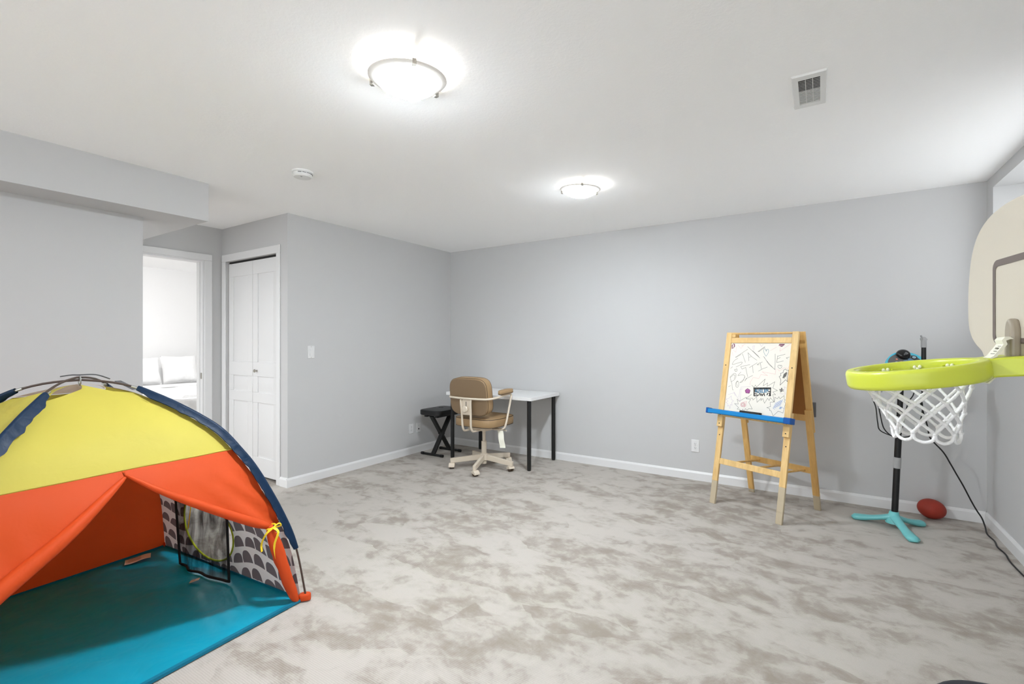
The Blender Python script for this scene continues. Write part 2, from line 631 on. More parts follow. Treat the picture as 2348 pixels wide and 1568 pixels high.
        for tri in fo:
            c = sum((V(vo[i]) for i in tri), V((0, 0))) / len(tri)
            if not inside(c, loops[0]) or any(inside(c, hh) for hh in loops[1:]):
                continue
            for i in tri:
                if vs[i] is None:
                    vs[i] = self.bm.verts.new(f(*vo[i]))
            fc = self.face([vs[i] for i in tri])
            if fc:
                for lo, i in zip(fc.loops, tri):
                    lo[uvl].uv = (vo[i][0] * uvs[0], vo[i][1] * uvs[1])
        return self
    def build(self, name, mat, parent=None, bevel=0, seg=2, angle=38, smooth=True, subsurf=0, loc=None, label=None, keep=False):
        bm = self.bm
        if not keep:
            bmesh.ops.recalc_face_normals(bm, faces=bm.faces[:])
        if smooth:
            lim = math.radians(angle)
            for f in bm.faces:
                f.smooth = True
            for e in bm.edges:
                if len(e.link_faces) == 2:
                    e.smooth = e.calc_face_angle(0) < lim
        me = bpy.data.meshes.new(name)
        bm.to_mesh(me)
        bm.free()
        me.materials.append(M[mat] if isinstance(mat, str) else mat)
        o = bpy.data.objects.new(name, me)
        COL.objects.link(o)
        if parent:
            o.parent = parent
        if loc:
            o.location = loc
        if bevel:
            md = o.modifiers.new('bevel', 'BEVEL')
            md.width = bevel
            md.segments = seg
            md.limit_method = 'ANGLE'
            md.angle_limit = math.radians(40)
            md.harden_normals = False
        if subsurf:
            md = o.modifiers.new('sub', 'SUBSURF')
            md.levels = md.render_levels = subsurf
        if label:
            o['label'] = label
        return o

def tag(o, label, cat, group=None):
    o['label'] = label
    o['category'] = cat
    if group:
        o['group'] = group
    return o

def thing(name, label, cat, loc=(0, 0, 0), rz=0.0, group=None):
    o = bpy.data.objects.new(name, None)
    o.empty_display_size = 0.1
    COL.objects.link(o)
    o.location = loc
    o.rotation_euler = (0, 0, rz)
    return tag(o, label, cat, group)

def struct(o, label=None):
    o['kind'] = 'structure'
    if label:
        o['label'] = label
    return o

def sroot(name, loc=(0, 0, 0)):
    o = bpy.data.objects.new(name, None)
    COL.objects.link(o)
    o.location = loc
    return struct(o)

def boxes(name, mat, lst, parent=None, bevel=0, **kw):
    mb = MB()
    for lo, hi in lst:
        mb.box(lo, hi)
    return mb.build(name, mat, parent, bevel, **kw)

def spline(pts, n=8):
    """Catmull-Rom through points"""
    pts = [V(p) for p in pts]
    out = []
    for i in range(len(pts) - 1):
        p0 = pts[max(i - 1, 0)]; p1 = pts[i]; p2 = pts[i + 1]; p3 = pts[min(i + 2, len(pts) - 1)]
        for k in range(n):
            t = k / n
            out.append(0.5 * ((2 * p1) + (p2 - p0) * t + (2 * p0 - 5 * p1 + 4 * p2 - p3) * t * t + (3 * p1 - p0 - 3 * p2 + p3) * t ** 3))
    out.append(pts[-1])
    return out

# ------------------------------------------------------------------ the room
H = 2.44
XB = -8.62           # bedroom far wall
struct(boxes('floor', 'carpet', [((-8.8, -2.6, -0.1), (1.4, 5.3, 0))], smooth=False))
struct(boxes('ceiling', 'ceiling', [((-8.8, -2.6, H), (1.4, 5.3, H + 0.1))], smooth=False))
struct(boxes('wall_back', 'wall', [((-4.09, 4.69, 0), (1.4, 4.81, H))], smooth=False))
struct(boxes('wall_left', 'wall', [((-4.09, 2.59, 0), (-3.97, 4.69, H))], smooth=False))
struct(boxes('wall_closet', 'wall', [((-5.23, 2.47, 0), (-5.03, 2.59, H)), ((-4.13, 2.47, 0), (-3.97, 2.59, H)), ((-5.03, 2.47, 2.10), (-4.13, 2.59, H))], smooth=False))
struct(boxes('wall_hall', 'wall', [((-5.23, -2.6, 0), (-5.11, 1.50, H)), ((-5.23, 2.30, 0), (-5.11, 2.47, H)), ((-5.23, 1.50, 2.10), (-5.11, 2.30, H))], smooth=False))
struct(boxes('wall_near_left', 'wall', [((-4.11, -2.6, 0), (-3.99, 1.40, H))], smooth=False))
WY0, WY1, WZ0, WZ1 = 2.95, 4.547, 1.36, 2.358
struct(boxes('wall_right', 'wall', [((1.0, -2.6, 0), (1.32, WY0, H)), ((1.0, WY1, 0), (1.32, 4.69, H)), ((1.0, WY0, 0), (1.32, WY1, WZ0)), ((1.0, WY0, WZ1), (1.32, WY1, H))], smooth=False))
struct(boxes('ceiling_soffit', 'wall', [((-5.11, -2.6, 2.167), (-3.7217, 1.7037, H))], smooth=False))
# bedroom beyond the hall door
struct(boxes('wall_bedroom', 'bed_wall', [((XB - 0.12, 0.9, 0), (XB, 5.3, H)), ((XB, 0.9, 0), (-5.23, 1.0, H)), ((XB, 5.0, 0), (-5.23, 5.1, H))], smooth=False))
# closet back so that the closet is dark
struct(boxes('wall_closet_inner', 'wall', [((-5.23, 3.2, 0), (-4.09, 3.3, H)), ((-5.23, 2.59, 0), (-5.13, 3.2, H))], smooth=False))

def baseboard(name, runs):
    """runs: list of (start, end, inward normal); height 83 mm with a sloped top"""
    mb = MB()
    for a, b, n in runs:
        a, b, n = V((*a, 0)), V((*b, 0)), V((*n, 0))
        prof = [(0, 0), (0.014, 0), (0.014, 0.066), (0.006, 0.083), (0, 0.083)]
        f = lambda x, z, t, a=a, b=b, n=n: a.lerp(b, t) + n * x + V((0, 0, z))
        mb.prism(prof, f, 0, 1)
    return struct(mb.build(name, 'trim', angle=20))
baseboard('baseboard_back', [((-3.97, 4.69), (1.0, 4.69), (0, -1))])
baseboard('baseboard_left', [((-3.97, 2.456), (-3.97, 4.69), (1, 0))])
baseboard('baseboard_closet', [((-4.075, 2.47), (-3.97, 2.47), (0, -1))])
baseboard('baseboard_hall', [((-5.11, 2.37), (-5.11, 2.47), (1, 0))])
baseboard('baseboard_right', [((1.0, -2.6), (1.0, 4.69), (-1, 0))])
baseboard('baseboard_near_left', [((-3.99, -2.6), (-3.99, 1.414), (1, 0))])

# closet bifold door
d1 = sroot('door_1', (-4.58, 2.47, 0))
def closet_leaf(x0, x1):
    mb = MB()
    y0, y1 = 0.022, 0.052           # behind the wall face
    mb.box((x0, y0 + 0.008, 0.026), (x1, y1, 2.078))
    st = 0.085
    zs = [(0.026, 0.20), (0.716, 0.813), (0.965, 1.10), (1.945, 2.078)]
    for a, b in zs:
        mb.box((x0, y0, a), (x1, y0 + 0.0085, b))
    gaps = [(0.20, 0.716), (0.813, 0.965), (1.10, 1.945)]
    for a, b in gaps:
        mb.box((x0, y0, a), (x0 + st, y0 + 0.0085, b)); mb.box((x1 - st, y0, a), (x1, y0 + 0.0085, b))
        # raised field with sloped sides
        xa, xb, m1, m2 = x0 + st, x1 - st, 0.012, 0.05
        lo = [(xa + m1, y0 + 0.0085, a + m1), (xb - m1, y0 + 0.0085, a + m1), (xb - m1, y0 + 0.0085, b - m1), (xa + m1, y0 + 0.0085, b - m1)]
        mz = min(m2, (b - a) * 0.32)
        hi = [(xa + m2, y0 + 0.001, a + mz), (xb - m2, y0 + 0.001, a + mz), (xb - m2, y0 + 0.001, b - mz), (xa + m2, y0 + 0.001, b - mz)]
        vl = [mb.bm.verts.new(p) for p in lo]; vh = [mb.bm.verts.new(p) for p in hi]
        for i in range(4):
            j = (i + 1) % 4
            mb.face([vl[i], vl[j], vh[j], vh[i]])
        mb.face(vh)
    return mb.build('door_leaf', 'door', d1, bevel=0.0025, angle=20)
closet_leaf(-0.444, -0.004)
closet_leaf(0.0, 0.440)
kb = MB()
kb.lathe([(0, 0.0), (0.011, 0.0), (0.006, 0.006), (0.006, 0.014), (0.014, 0.02), (0.016, 0.027), (0.012, 0.033), (0, 0.035)], Matrix.Translation((0.075, 0.023, 1.02)) @ Matrix.Rotation(PI / 2, 4, 'X'), 20, False)
kb.build('door_knob', 'nickel', d1, label='small round nickel knob')
boxes('door_casing', 'trim', [((-0.515, -0.014, 0), (-0.45, 0, 2.10)), ((0.45, -0.014, 0), (0.505, 0, 2.10)), ((-0.515, -0.014, 2.10), (0.505, 0, 2.172))], d1, bevel=0.004)
boxes('door_gap_shade', 'dark_slot', [((-0.445, 0.03, 2.085), (0.445, 0.05, 2.10))], d1)  # dark strip coloured in for the shaded gap above the leaves
# bedroom doorway
d2 = sroot('door_2', (-5.11, 1.90, 0))
boxes('door_casing', 'trim', [((0, -0.47, 0), (0.014, -0.40, 2.10)), ((0, 0.40, 0), (0.014, 0.47, 2.10)), ((0, -0.47, 2.10), (0.014, 0.47, 2.163))], d2, bevel=0.004)
boxes('door_jamb', 'trim', [((-0.12, -0.40, 0), (0, -0.385, 2.10)), ((-0.12, 0.385, 0), (0, 0.40, 2.10)), ((-0.12, -0.385, 2.085), (0, 0.385, 2.10)),
                            ((-0.075, 0.373, 0), (-0.04, 0.385, 2.085)), ((-0.075, -0.385, 0), (-0.04, -0.373, 2.085))], d2)
boxes('strike_plate', 'nickel', [((-0.035, 0.383, 0.93), (-0.008, 0.3855, 0.99))], d2)

# basement window in the right wall
w1 = sroot('window_1', (1.27, (WY0 + WY1) / 2, WZ0))
ww, wh = (WY1 - WY0) / 2, WZ1 - WZ0
boxes('window_frame', 'white_plastic', [((-0.02, -ww, 0), (0.03, -ww + 0.05, wh)), ((-0.02, ww - 0.05, 0), (0.03, ww, wh)), ((-0.02, -ww + 0.05, 0), (0.03, ww - 0.05, 0.05)), ((-0.02, -ww + 0.05, wh - 0.05), (0.03, ww - 0.05, wh)), ((-0.02, -0.025, 0.05), (0.03, 0.025, wh - 0.05))], w1)
boxes('window_pane', 'glass', [((0.003, -ww + 0.05, 0.05), (0.007, -0.025, wh - 0.05))], w1)
boxes('window_pane', 'glass', [((0.003, 0.025, 0.05), (0.007, ww - 0.05, wh - 0.05))], w1)
boxes('window_sill', 'trim', [((-0.29, -ww, 0), (-0.02, ww, 0.02))], w1)

# ------------------------------------------------------------------ ceiling fixtures
def ceiling_light(x, y, label, tilt_dir, rim=0.167, tilt=5.0, dish='dish', clips=(-36, 85, 202), group='round ceiling lights', bulb=True):
    t = thing('ceiling_light', label, 'light', (x, y, H), 0, group)
    k = rim / 0.167
    MB().lathe([(0, 0), (0.112 * k, 0), (0.112 * k, -0.012), (0.104 * k, -0.018), (0, -0.018)], None, 48, False).build('ceiling_pan', 'white_plastic', t)
    # the glass dish hangs a little askew: open towards tilt_dir
    ax = V((-math.sin(tilt_dir), math.cos(tilt_dir), 0))
    R = Matrix.Rotation(math.radians(tilt), 4, ax)
    drop = 0.006 + rim * math.sin(math.radians(tilt))
    T = Matrix.Translation((0, 0, -drop)) @ R
    rb = rim * 0.80                     # the bowl; a wide frosted lip runs round it
    prof = []
    for i in range(0, 15):
        a = i / 14
        prof.append((rb * math.sin(a * PI / 2), -0.060 * k * math.cos(a * PI / 2) - 0.006))
    prof[0] = (0, prof[0][1])
    MB().lathe(prof, T, 56, False).build('glass_dish', dish, t)
    lip = [(0, -0.057 * k)]
    for i in range(1, 15):
        a = i / 14
        lip.append((rb * 0.97 * math.sin(a * PI / 2), -0.057 * k * math.cos(a * PI / 2) - 0.003))
    lip += [(rb * 1.05, -0.002), (rim * 0.985, 0.003), (rim, 0.001), (rim * 0.97, -0.004), (rb * 1.08, -0.0085), (rb, -0.0065)]
    MB().lathe(lip, T, 56, False).build('glass_lip', 'lip', t)
    for dg in clips:
        a = math.radians(dg)
        d = V((math.cos(a), math.sin(a), 0))
        s = V((-d.y, d.x, 0))
        p = T @ (d * rim)
        mb = MB()
        mb.beam(d * 0.108 * k + V((0, 0, -0.006)), V((p.x, p.y, p.z)) + d * 0.004, 0.016, 0.003, up=(0, 0, 1))
        mb.beam(V((p.x, p.y, p.z + 0.004)) + d * 0.005, V((p.x, p.y, p.z - 0.016)) + d * 0.004 - V((0, 0, 0)), 0.016, 0.004, up=d)
        mb.beam(V((p.x, p.y, p.z - 0.016)) + d * 0.006, V((p.x, p.y, p.z - 0.018)) - d * 0.012, 0.016, 0.003)
        mb.build('glass_clip', 'nickel', t)
    if bulb:
        off = V((-math.cos(tilt_dir), -math.sin(tilt_dir), 0)) * 0.012 * k
        MB().ellipsoid((off.x, off.y, -0.056), (0.012, 0.012, 0.012), None, 8, 12).build('light_bulb', 'bulb', t)
    return t
ceiling_light(-1.487, 1.475, 'large lit dome ceiling light nearest the camera, above the tent opening', math.radians(-36), 0.167, 4.0)
ceiling_light(-1.49, 3.235, 'smaller looking lit dome ceiling light farther back, in front of the desk wall', math.radians(-20), 0.15, 4.0, dish='dish_dim', clips=(-60, 60, 180))
ceiling_light(-6.95, 2.62, 'lit dome ceiling light seen through the bedroom doorway', 0.0, 0.17, 0.5, dish='dish_far', bulb=False)

t = thing('smoke_detector', 'round white smoke detector on the ceiling left of the large light', 'smoke detector', (-2.93, 1.93, H))
MB().lathe([(0, 0), (0.068, 0), (0.068, -0.008), (0.064, -0.012), (0, -0.012)], None, 40, False).build('base_plate', 'white_plastic', t)
MB().lathe([(0.060, -0.012), (0.062, -0.03), (0.054, -0.039), (0.0, -0.042)], None, 40, False).build('detector_cover', 'white_plastic', t)
mb = MB()
for k in range(5):
    a0 = math.radians(-60 + k * 26)
    pts = [(0.0625 * math.cos(a0 + q * 0.09), 0.0625 * math.sin(a0 + q * 0.09), -0.019) for q in range(5)]
    mb.tube(pts, 0.0016, 6)
mb.build('air_slot', 'vent_dark', t)
MB().cyl((0.02, -0.02, -0.0395), (0.02, -0.02, -0.0435), 0.006, 14).build('test_button', 'grey_plastic', t)

# ceiling vent
t = thing('ceiling_vent', 'white louvred air vent on the ceiling towards the right', 'vent', (-0.04, 2.555, H))
VW, VL = 0.066, 0.165
mb = MB()
iw, il = 0.041, 0.125
def ring_pts(w, l, z):
    return [mb.bm.verts.new((sx * w, sy * l, z)) for sx, sy in ((-1, -1), (1, -1), (1, 1), (-1, 1))]
o0, o1, i1, i0 = ring_pts(VW, VL, 0), ring_pts(VW - 0.003, VL - 0.003, -0.009), ring_pts(iw, il, -0.009), ring_pts(iw, il, 0)
for ra, rb_ in ((o0, o1), (o1, i1), (i1, i0)):
    for q in range(4):
        mb.face([ra[q], ra[(q + 1) % 4], rb_[(q + 1) % 4], rb_[q]])
mb.build('vent_frame', 'white_plastic', t, angle=10)
boxes('vent_duct_shade', 'vent_dark', [((-iw, -il, -0.002), (iw, il, -0.0005))], t)  # thin dark sheet stands in for the shade behind the louvres
mb = MB()
for i in range(18):
    yy = -il + (i + 0.5) * 2 * il / 18
    mb.beam((-iw, yy, -0.0055), (iw, yy, -0.0055), 0.0088, 0.0015, up=(0, -0.45 if i < 8 else -0.12, 1))
mb.box((-0.0145, -il, -0.008), (-0.0125, il, -0.003)); mb.box((0.0125, -il, -0.008), (0.0145, il, -0.003))
mb.build('louvre', 'white_plastic', t)

# ------------------------------------------------------------------ wall plates
def wall_plate(name, label, cat, origin, xdir, kind, group=None, mat='plate', w=0.072, h=0.116):
    """xdir: unit vector to the right along the wall as seen from the room"""
    t = thing(name, label, cat, origin, math.atan2(xdir[1], xdir[0]), group)
    # local: x right, -y towards the room, z up
    MB().box((-w / 2, -0.006, -h / 2), (w / 2, 0, h / 2)).build('cover_plate', mat, t, bevel=0.003)
    if kind == 'rocker':
        mb = MB()
        mb.box((-0.0165, -0.0075, -0.034), (0.0165, -0.006, 0.034))
        mb.build('switch_surround', 'plate', t)
        mb = MB()
        mb.prism([(-0.0075, -0.03), (-0.0125, -0.03), (-0.0085, 0.0), (-0.0105, 0.03), (-0.0075, 0.03)], lambda a, b, q: V((q, a, b)), -0.0145, 0.0145)
        mb.build('rocker_switch', 'plate', t)
        for s in (-1, 1):
            MB().cyl((0, -0.0055, s * 0.049), (0, -0.0072, s * 0.049), 0.003, 10).build('screw', 'nickel', t)
    elif kind == 'duplex':
        for s in (-1, 1):
            mb = MB()
            pts = []
            for k in range(24):
                a = 2 * PI * k / 24
                pts.append((0.017 * math.cos(a), max(-0.0115, min(0.0115, 0.0155 * math.sin(a)))))
            mb.prism(pts, lambda a, b, q: V((a, q, b + s * 0.0195)), -0.009, -0.006)
            r = mb.build('receptacle', 'plate', t)
            mb = MB()
            mb.box((-0.0075, -0.0095, s * 0.0195 + 0.000), (-0.0055, -0.0088, s * 0.0195 + 0.008))
            mb.box((0.0055, -0.0095, s * 0.0195 + 0.001), (0.0075, -0.0088, s * 0.0195 + 0.007))
            mb.cyl((0, -0.0095, s * 0.0195 - 0.006), (0, -0.0088, s * 0.0195 - 0.006), 0.0026, 10)
            mb.build('socket_slot', 'dark_slot', r)
        MB().cyl((0, -0.0055, 0), (0, -0.0072, 0), 0.003, 10).build('screw', 'nickel', t)
    elif kind == 'coax':
        MB().cyl((0.0, -0.006, -0.016), (0.0, -0.010, -0.016), 0.0075, 16).build('cable_port', 'dark_slot', t)
        MB().cyl((0, -0.0055, 0.022), (0, -0.0072, 0.022), 0.003, 10).build('screw', 'nickel', t)
    return t
wall_plate('light_switch', 'white rocker light switch on the left wall beside the closet', 'switch', (-3.97, 2.70, 1.20), (0, 1, 0), 'rocker')
wall_plate('power_outlet', 'white double power outlet low on the left wall beside the black bench', 'outlet', (-3.97, 3.99, 0.293), (0, 1, 0), 'duplex')
wall_plate('cable_outlet', 'white wall plate with one black round port beside the bench', 'outlet', (-3.97, 4.108, 0.291), (0, 1, 0), 'coax')
wall_plate('power_outlet', 'white double power outlet low on the back wall left of the easel', 'outlet', (-0.982, 4.69, 0.32), (1, 0, 0), 'duplex')
M['grey_plate'] = simple('dark_grey_plate', (96, 96, 98), 0.5)
wall_plate('blank_wall_plate', 'dark grey wall plate half hidden behind the right back leg of the easel', 'wall plate', (-0.062, 4.69, 0.73), (1, 0, 0), 'blank', mat='grey_plate', w=0.07, h=0.122)

# ------------------------------------------------------------------ bedroom
t = thing('bed', 'white bed seen through the bedroom doorway', 'bed', (-7.5, 3.40, 0))
boxes('bed_base', 'bedding', [((-1.08, -0.72, 0.02), (0.95, 0.80, 0.34))], t, bevel=0.02)
mb = MB(); mb.cushion(2.04, 1.56, 0.26, 0.25, Matrix.Translation((-0.06, 0.04, 0.47)), exps=12)
mb.build('mattress', 'bedding', t)
def duvet_pt(x, y):
    n = noise.noise(V((x * 3.2, y * 3.2, 4.0))) * 0.025 + noise.noise(V((x * 8, y * 8, 1.0))) * 0.010
    edge = min(1, max(0, (0.80 - abs(y - 0.04)) / 0.12)) * min(1, max(0, (0.98 - x) / 0.1))
    return V((x, y, 0.64 - 0.30 * (1 - edge) ** 2 + n * edge))
mb = MB(); mb.sheet([(-0.66, -0.76), (0.98, -0.76), (0.98, 0.84), (-0.66, 0.84)], [], duvet_pt, 0.06)
mb.build('duvet', 'bedding', t)
mb = MB()
mb.cushion(0.22, 1.56, 0.03, 0.5, Matrix.Translation((-0.58, 0.04, 0.65)), exps=8)
mb.build('sheet_fold', 'bedding', t)
def pillow(label, y, z, w, h, rz, lean, x=-8.42):
    R = Matrix.Translation((x, y, z)) @ Matrix.Rotation(rz, 4, 'Z') @ Matrix.Rotation(lean, 4, 'Y')
    mb = MB()
    n = 20
    def pt(i, j, s):
        a, b = -1 + 2 * i / n, -1 + 2 * j / n
        th = 0.085 * (max(0, 1 - a ** 4) * max(0, 1 - b ** 4)) ** 0.55
        k = 1 - 0.07 * (1 - abs(a)) * abs(b) ** 3
        k2 = 1 - 0.07 * (1 - abs(b)) * abs(a) ** 3
        cr = noise.noise(V((a * 2.3 + y * 7, b * 2.3, s))) * 0.012
        return R @ V((s * th + cr, a * w / 2 * k2, b * h / 2 * k))
    for s in (1, -1):
        g = [[mb.bm.verts.new(pt(i, j, s)) for j in range(n + 1)] for i in range(n + 1)]
        for i in range(n):
            for j in range(n):
                mb.face([g[i][j], g[i + 1][j], g[i + 1][j + 1], g[i][j + 1]])
    bmesh.ops.remove_doubles(mb.bm, verts=mb.bm.verts[:], dist=0.0005)
    o = mb.build('pillow', 'bedding', None, angle=80)
    return tag(o, label, 'pillow')
pillow('white pillow at the bed head, cut off by the left side of the doorway', 2.90, 0.86, 0.50, 0.42, 0.0, -0.30, -8.36)
pillow('large white square pillow in the middle of the bed head', 3.42, 0.87, 0.50, 0.44, 0.0, -0.30, -8.36)
pillow('small white pillow behind, at the right end of the bed head', 3.88, 0.82, 0.40, 0.34, 0.0, -0.24, -8.42)

# ------------------------------------------------------------------ play tent
TO = V((-2.7735, 0.7335, 0))
TD = {'FR': V((0.6550129, 0.75561769, 0)), 'FL': V((0.75561769, -0.6550129, 0)), 'BR': V((-0.75561769, 0.6550129, 0)), 'BL': V((-0.6550129, -0.75561769, 0))}
PROF = [(.926, 0), (.88, .256), (.817, .434), (.708, .651), (.628, .768), (.551, .861), (.463, .93), (.36, .995), (.286, 1.035), (.203, 1.074), (.106, 1.10), (0, 1.112)]
_ps = spline([(r, z, 0) for r, z in PROF], 10)
_sl = [0.0]
for a, b in zip(_ps, _ps[1:]):
    _sl.append(_sl[-1] + (b - a).length)
TLEN = _sl[-1]
def prof(s):
    s = max(0, min(1, s)) * TLEN
    for i in range(len(_sl) - 1):
        if s <= _sl[i + 1] or i == len(_sl) - 2:
            k = (s - _sl[i]) / max(1e-9, _sl[i + 1] - _sl[i])
            p = _ps[i].lerp(_ps[i + 1], k)
            return p.x, p.y
# the poles stand 12 mm outside the cloth
def panel(a, b, inset=0.010, wr=0.006, seed=0.0, sag=0.0):
    da, db = TD[a], TD[b]
    nrm = (da + db).normalized()
    def f(w, s):
        r, z = prof(s)
        p = da * ((r - inset) * (1 - w)) + db * ((r - inset) * w)
        q = V((w * 1.3 + seed, s * 1.6, seed * 3))
        e = min(1, 6 * min(w, 1 - w) + 0.02) * min(1, 8 * s + 0.1)
        d = (noise.noise(q * 2.2) * wr * 1.6 + noise.noise(q * 6.0) * wr * 0.6) * e
        p = p + nrm * (d - sag * 4 * w * (1 - w))
        return V((p.x, p.y, max(z - inset * 0.6 + (sag * -1.2 * w * (1 - w)), 0.008)))
    return f

tent = thing('play_tent', 'yellow and orange dome play tent with teal floor and open door flaps', 'tent', TO)
S_SEAM = 0.543
# ground sheet
L2 = 0.651
def gpt(x, y):
    p = TD['FR'] * 0
    ex_ = V((-0.99746646, -0.07113833, 0)); ey_ = V((0.07113833, -0.99746646, 0))
    p = ex_ * x + ey_ * y
    e = min(1, (L2 - abs(x)) / 0.06, (L2 - abs(y)) / 0.06)
    q = V((x * 1.0 + y * 1.4, y * 2.2 - x * 0.6, 0.3))
    d = abs(noise.noise(q * 2.0)) * 0.013 + noise.noise(q * 7.0) * 0.004
    return V((p.x, p.y, 0.008 + max(0, d) * max(0, e)))
mb = MB(); mb.sheet([(-L2, -L2), (L2, -L2), (L2, L2), (-L2, L2)], [], gpt, 0.025)
ground = mb.build('ground_sheet', 'teal', tent, angle=80)
def gcorner(x, y, z=0.01):
    p = V((-0.99746646, -0.07113833, 0)) * x + V((0.07113833, -0.99746646, 0)) * y
    return V((p.x, p.y, z))
mb = MB()
# local frame: x = -L2 is the door side, y = -L2 the patterned side
cs = [gcorner(-L2, -L2), gcorner(L2, -L2), gcorner(L2, L2), gcorner(-L2, L2)]
for i in range(4):
    mb.sweep([cs[i].lerp(cs[(i + 1) % 4], k / 12) for k in range(13)], [(-0.009, -0.005), (0.009, -0.005), (0.009, 0.007), (-0.009, 0.007)], up=(0, 0, 1))
mb.build('sheet_binding', 'teal_edge', ground)

F = panel('FR', 'FL', seed=1.0)
# yellow roof over the door
mb = MB(); mb.sheet([(0.0, S_SEAM), (1.0, S_SEAM), (1.0, 0.845), (0.86, 0.868), (0.62, 0.915), (0.5, 0.995), (0.36, 0.93), (0.2, 0.875), (0.0, 0.855)], [], F, 0.028)
mb.build('front_roof', 'yellow', tent, angle=80, label='pale yellow roof panel above the door')
# seam tape
mb = MB(); mb.tube([F(k / 24, S_SEAM) for k in range(25)], 0.004, 6); mb.build('roof_seam', 'yellow', tent)
# left side of the roof
G = panel('FL', 'BL', seed=2.0)
mb = MB(); mb.sheet([(0, S_SEAM), (1, S_SEAM), (1, 0.83), (0.75, 0.85), (0.45, 0.90), (0.5, 0.99), (0.2, 0.93), (0, 0.855)], [], G, 0.03)
mb.build('side_roof', 'yellow', tent, angle=80)
mb = MB(); mb.sheet([(0, 0.0), (1, 0.0), (1, S_SEAM), (0, S_SEAM)], [], G, 0.04)
mb.build('side_wall', 'orange', tent, angle=80, label='orange side wall on the left')
# back
K = panel('BR', 'BL', seed=3.0, wr=0.005)
mb = MB(); mb.sheet([(0, 0), (1, 0), (1, S_SEAM), (0, S_SEAM)], [], K, 0.04)
mb.build('back_wall', 'orange', tent, angle=80)
mb = MB(); mb.sheet([(0, S_SEAM), (1, S_SEAM), (1, 0.84), (0, 0.84)], [], K, 0.04)
mb.build('back_roof', 'yellow', tent, angle=80)
mb = MB(); mb.sheet([(0, 0.845), (1, 0.845), (0.55, 0.99), (0.45, 0.99)], [], K, 0.03)
mb.build('roof_vent', 'beige_cloth', tent, angle=80)
# patterned side with an oval window
J = panel('FR', 'BR', seed=4.0, wr=0.004)
WC, WRX, WRY = (0.595, 0.158), 0.198, 0.128
oval = [(WC[0] + WRX * math.cos(2 * PI * k / 40), WC[1] + WRY * math.sin(2 * PI * k / 40)) for k in range(40)]
mb = MB(); mb.sheet([(0.0, 0.004), (1, 0.004), (1, S_SEAM), (0, S_SEAM)], [oval], J, 0.026, uvs=(1.31, 1.62))
sidew = mb.build('side_wall', 'hills', tent, angle=80, label='white side wall printed with grey hills')
mb = MB(); mb.sheet([(0, S_SEAM), (1, S_SEAM), (1, 0.85), (0.5, 0.93), (0, 0.855)], [], J, 0.04)
mb.build('side_roof', 'yellow', tent, angle=80)
mb = MB(); mb.sheet([(0, 0.86), (0.5, 0.935), (1, 0.855), (0.55, 0.99), (0.45, 0.99)], [], J, 0.03)
mb.build('roof_vent', 'beige_cloth', tent, angle=80)
mb = MB(); mb.tube([J(*p) for p in oval], 0.0055, 8, closed=True); mb.build('window_binding', 'lime_tape', sidew, label='lime green binding of the oval window')
# black netting curtain hanging inside the window
ta, tb = V((-3.165, 1.268, 0.42)) - TO, V((-2.655, 1.305, 0.42)) - TO
ba, bb = V((-3.085, 1.262, 0.022)) - TO, V((-2.618, 1.300, 0.026)) - TO
bm_ = V((-2.86, 1.262, 0.022)) - TO
def net_pt(x, y):
    top = ta.lerp(tb, x)
    bot = ba.lerp(bm_, x / 0.5) if x < 0.5 else bm_.lerp(bb, (x - 0.5) / 0.5)
    p = bot.lerp(top, y)
    d = noise.noise(V((x * 5, y * 1.2, 9))) * 0.022 * math.sin(PI * x)
    return p + V((0, -d, 0))
mb = MB(); mb.sheet([(0, 0), (1, 0), (1, 1), (0, 1)], [], net_pt, 0.06)
net = mb.build('window_curtain', 'black_mesh', sidew, angle=80, label='black netting curtain over the oval window')
mb = MB()
mb.tube([net_pt(0, 1 - k / 10) for k in range(11)] + [net_pt(k / 20, 0) for k in range(1, 20)] + [net_pt(1, k / 10) for k in range(11)], 0.0065, 8)
mb.build('curtain_binding', 'black_cloth', net)
mb = MB()
p0 = net_pt(0.40, 0.97) + V((0.0, -0.016, 0))
mb.sweep([p0 + V((0.0, -0.003 * k, -0.026 * k)) for k in range(7)], [(-0.007, -0.001), (0.007, -0.001), (0.007, 0.001), (-0.007, 0.001)], up=(0.2, 1, 0))
mb.build('curtain_tie', 'ribbon', net)

# door flaps
def flap(name, poly, roll, rr, colw):
    mb = MB()
    def f(w, s):
        p = F(w, s)
        g = max(0, 1 - abs((w if colw < 0.5 else 1 - w) - 0.05) * 3.0) * max(0, min(1, (0.50 - s) * 4))
        fold = math.sin((w - s * 0.9) * 60) * 0.016 * g
        return p + V((0.9, 0.1, 0)) * fold
    mb.sheet(poly, [], f, 0.02)
    o = mb.build(name, 'orange', tent, angle=80)
    mb = MB()
    pts = spline([F(w, s) + V((0.008, 0, 0)) for w, s in roll], 8)
    n = len(pts)
    mb.tube(pts, 0.02, 12, radii=[rr[0] + (rr[1] - rr[0]) * math.sin(min(1, i / (n - 1) * 1.15) * PI / 2) * (1 - 0.45 * max(0, i / (n - 1) - 0.88) / 0.12) for i in range(n)])
    mb.build('rolled_hem', 'orange', o, angle=80)
    return o
right = flap('door_flap', [(0.0, S_SEAM), (0.0, 0.262), (0.04, 0.268), (0.148, 0.327), (0.284, 0.405), (0.40, 0.468), (0.508, 0.53), (0.515, S_SEAM)],
             [(0.505, 0.530), (0.40, 0.464), (0.284, 0.400), (0.148, 0.322), (0.06, 0.272)], (0.005, 0.021), 0.0)
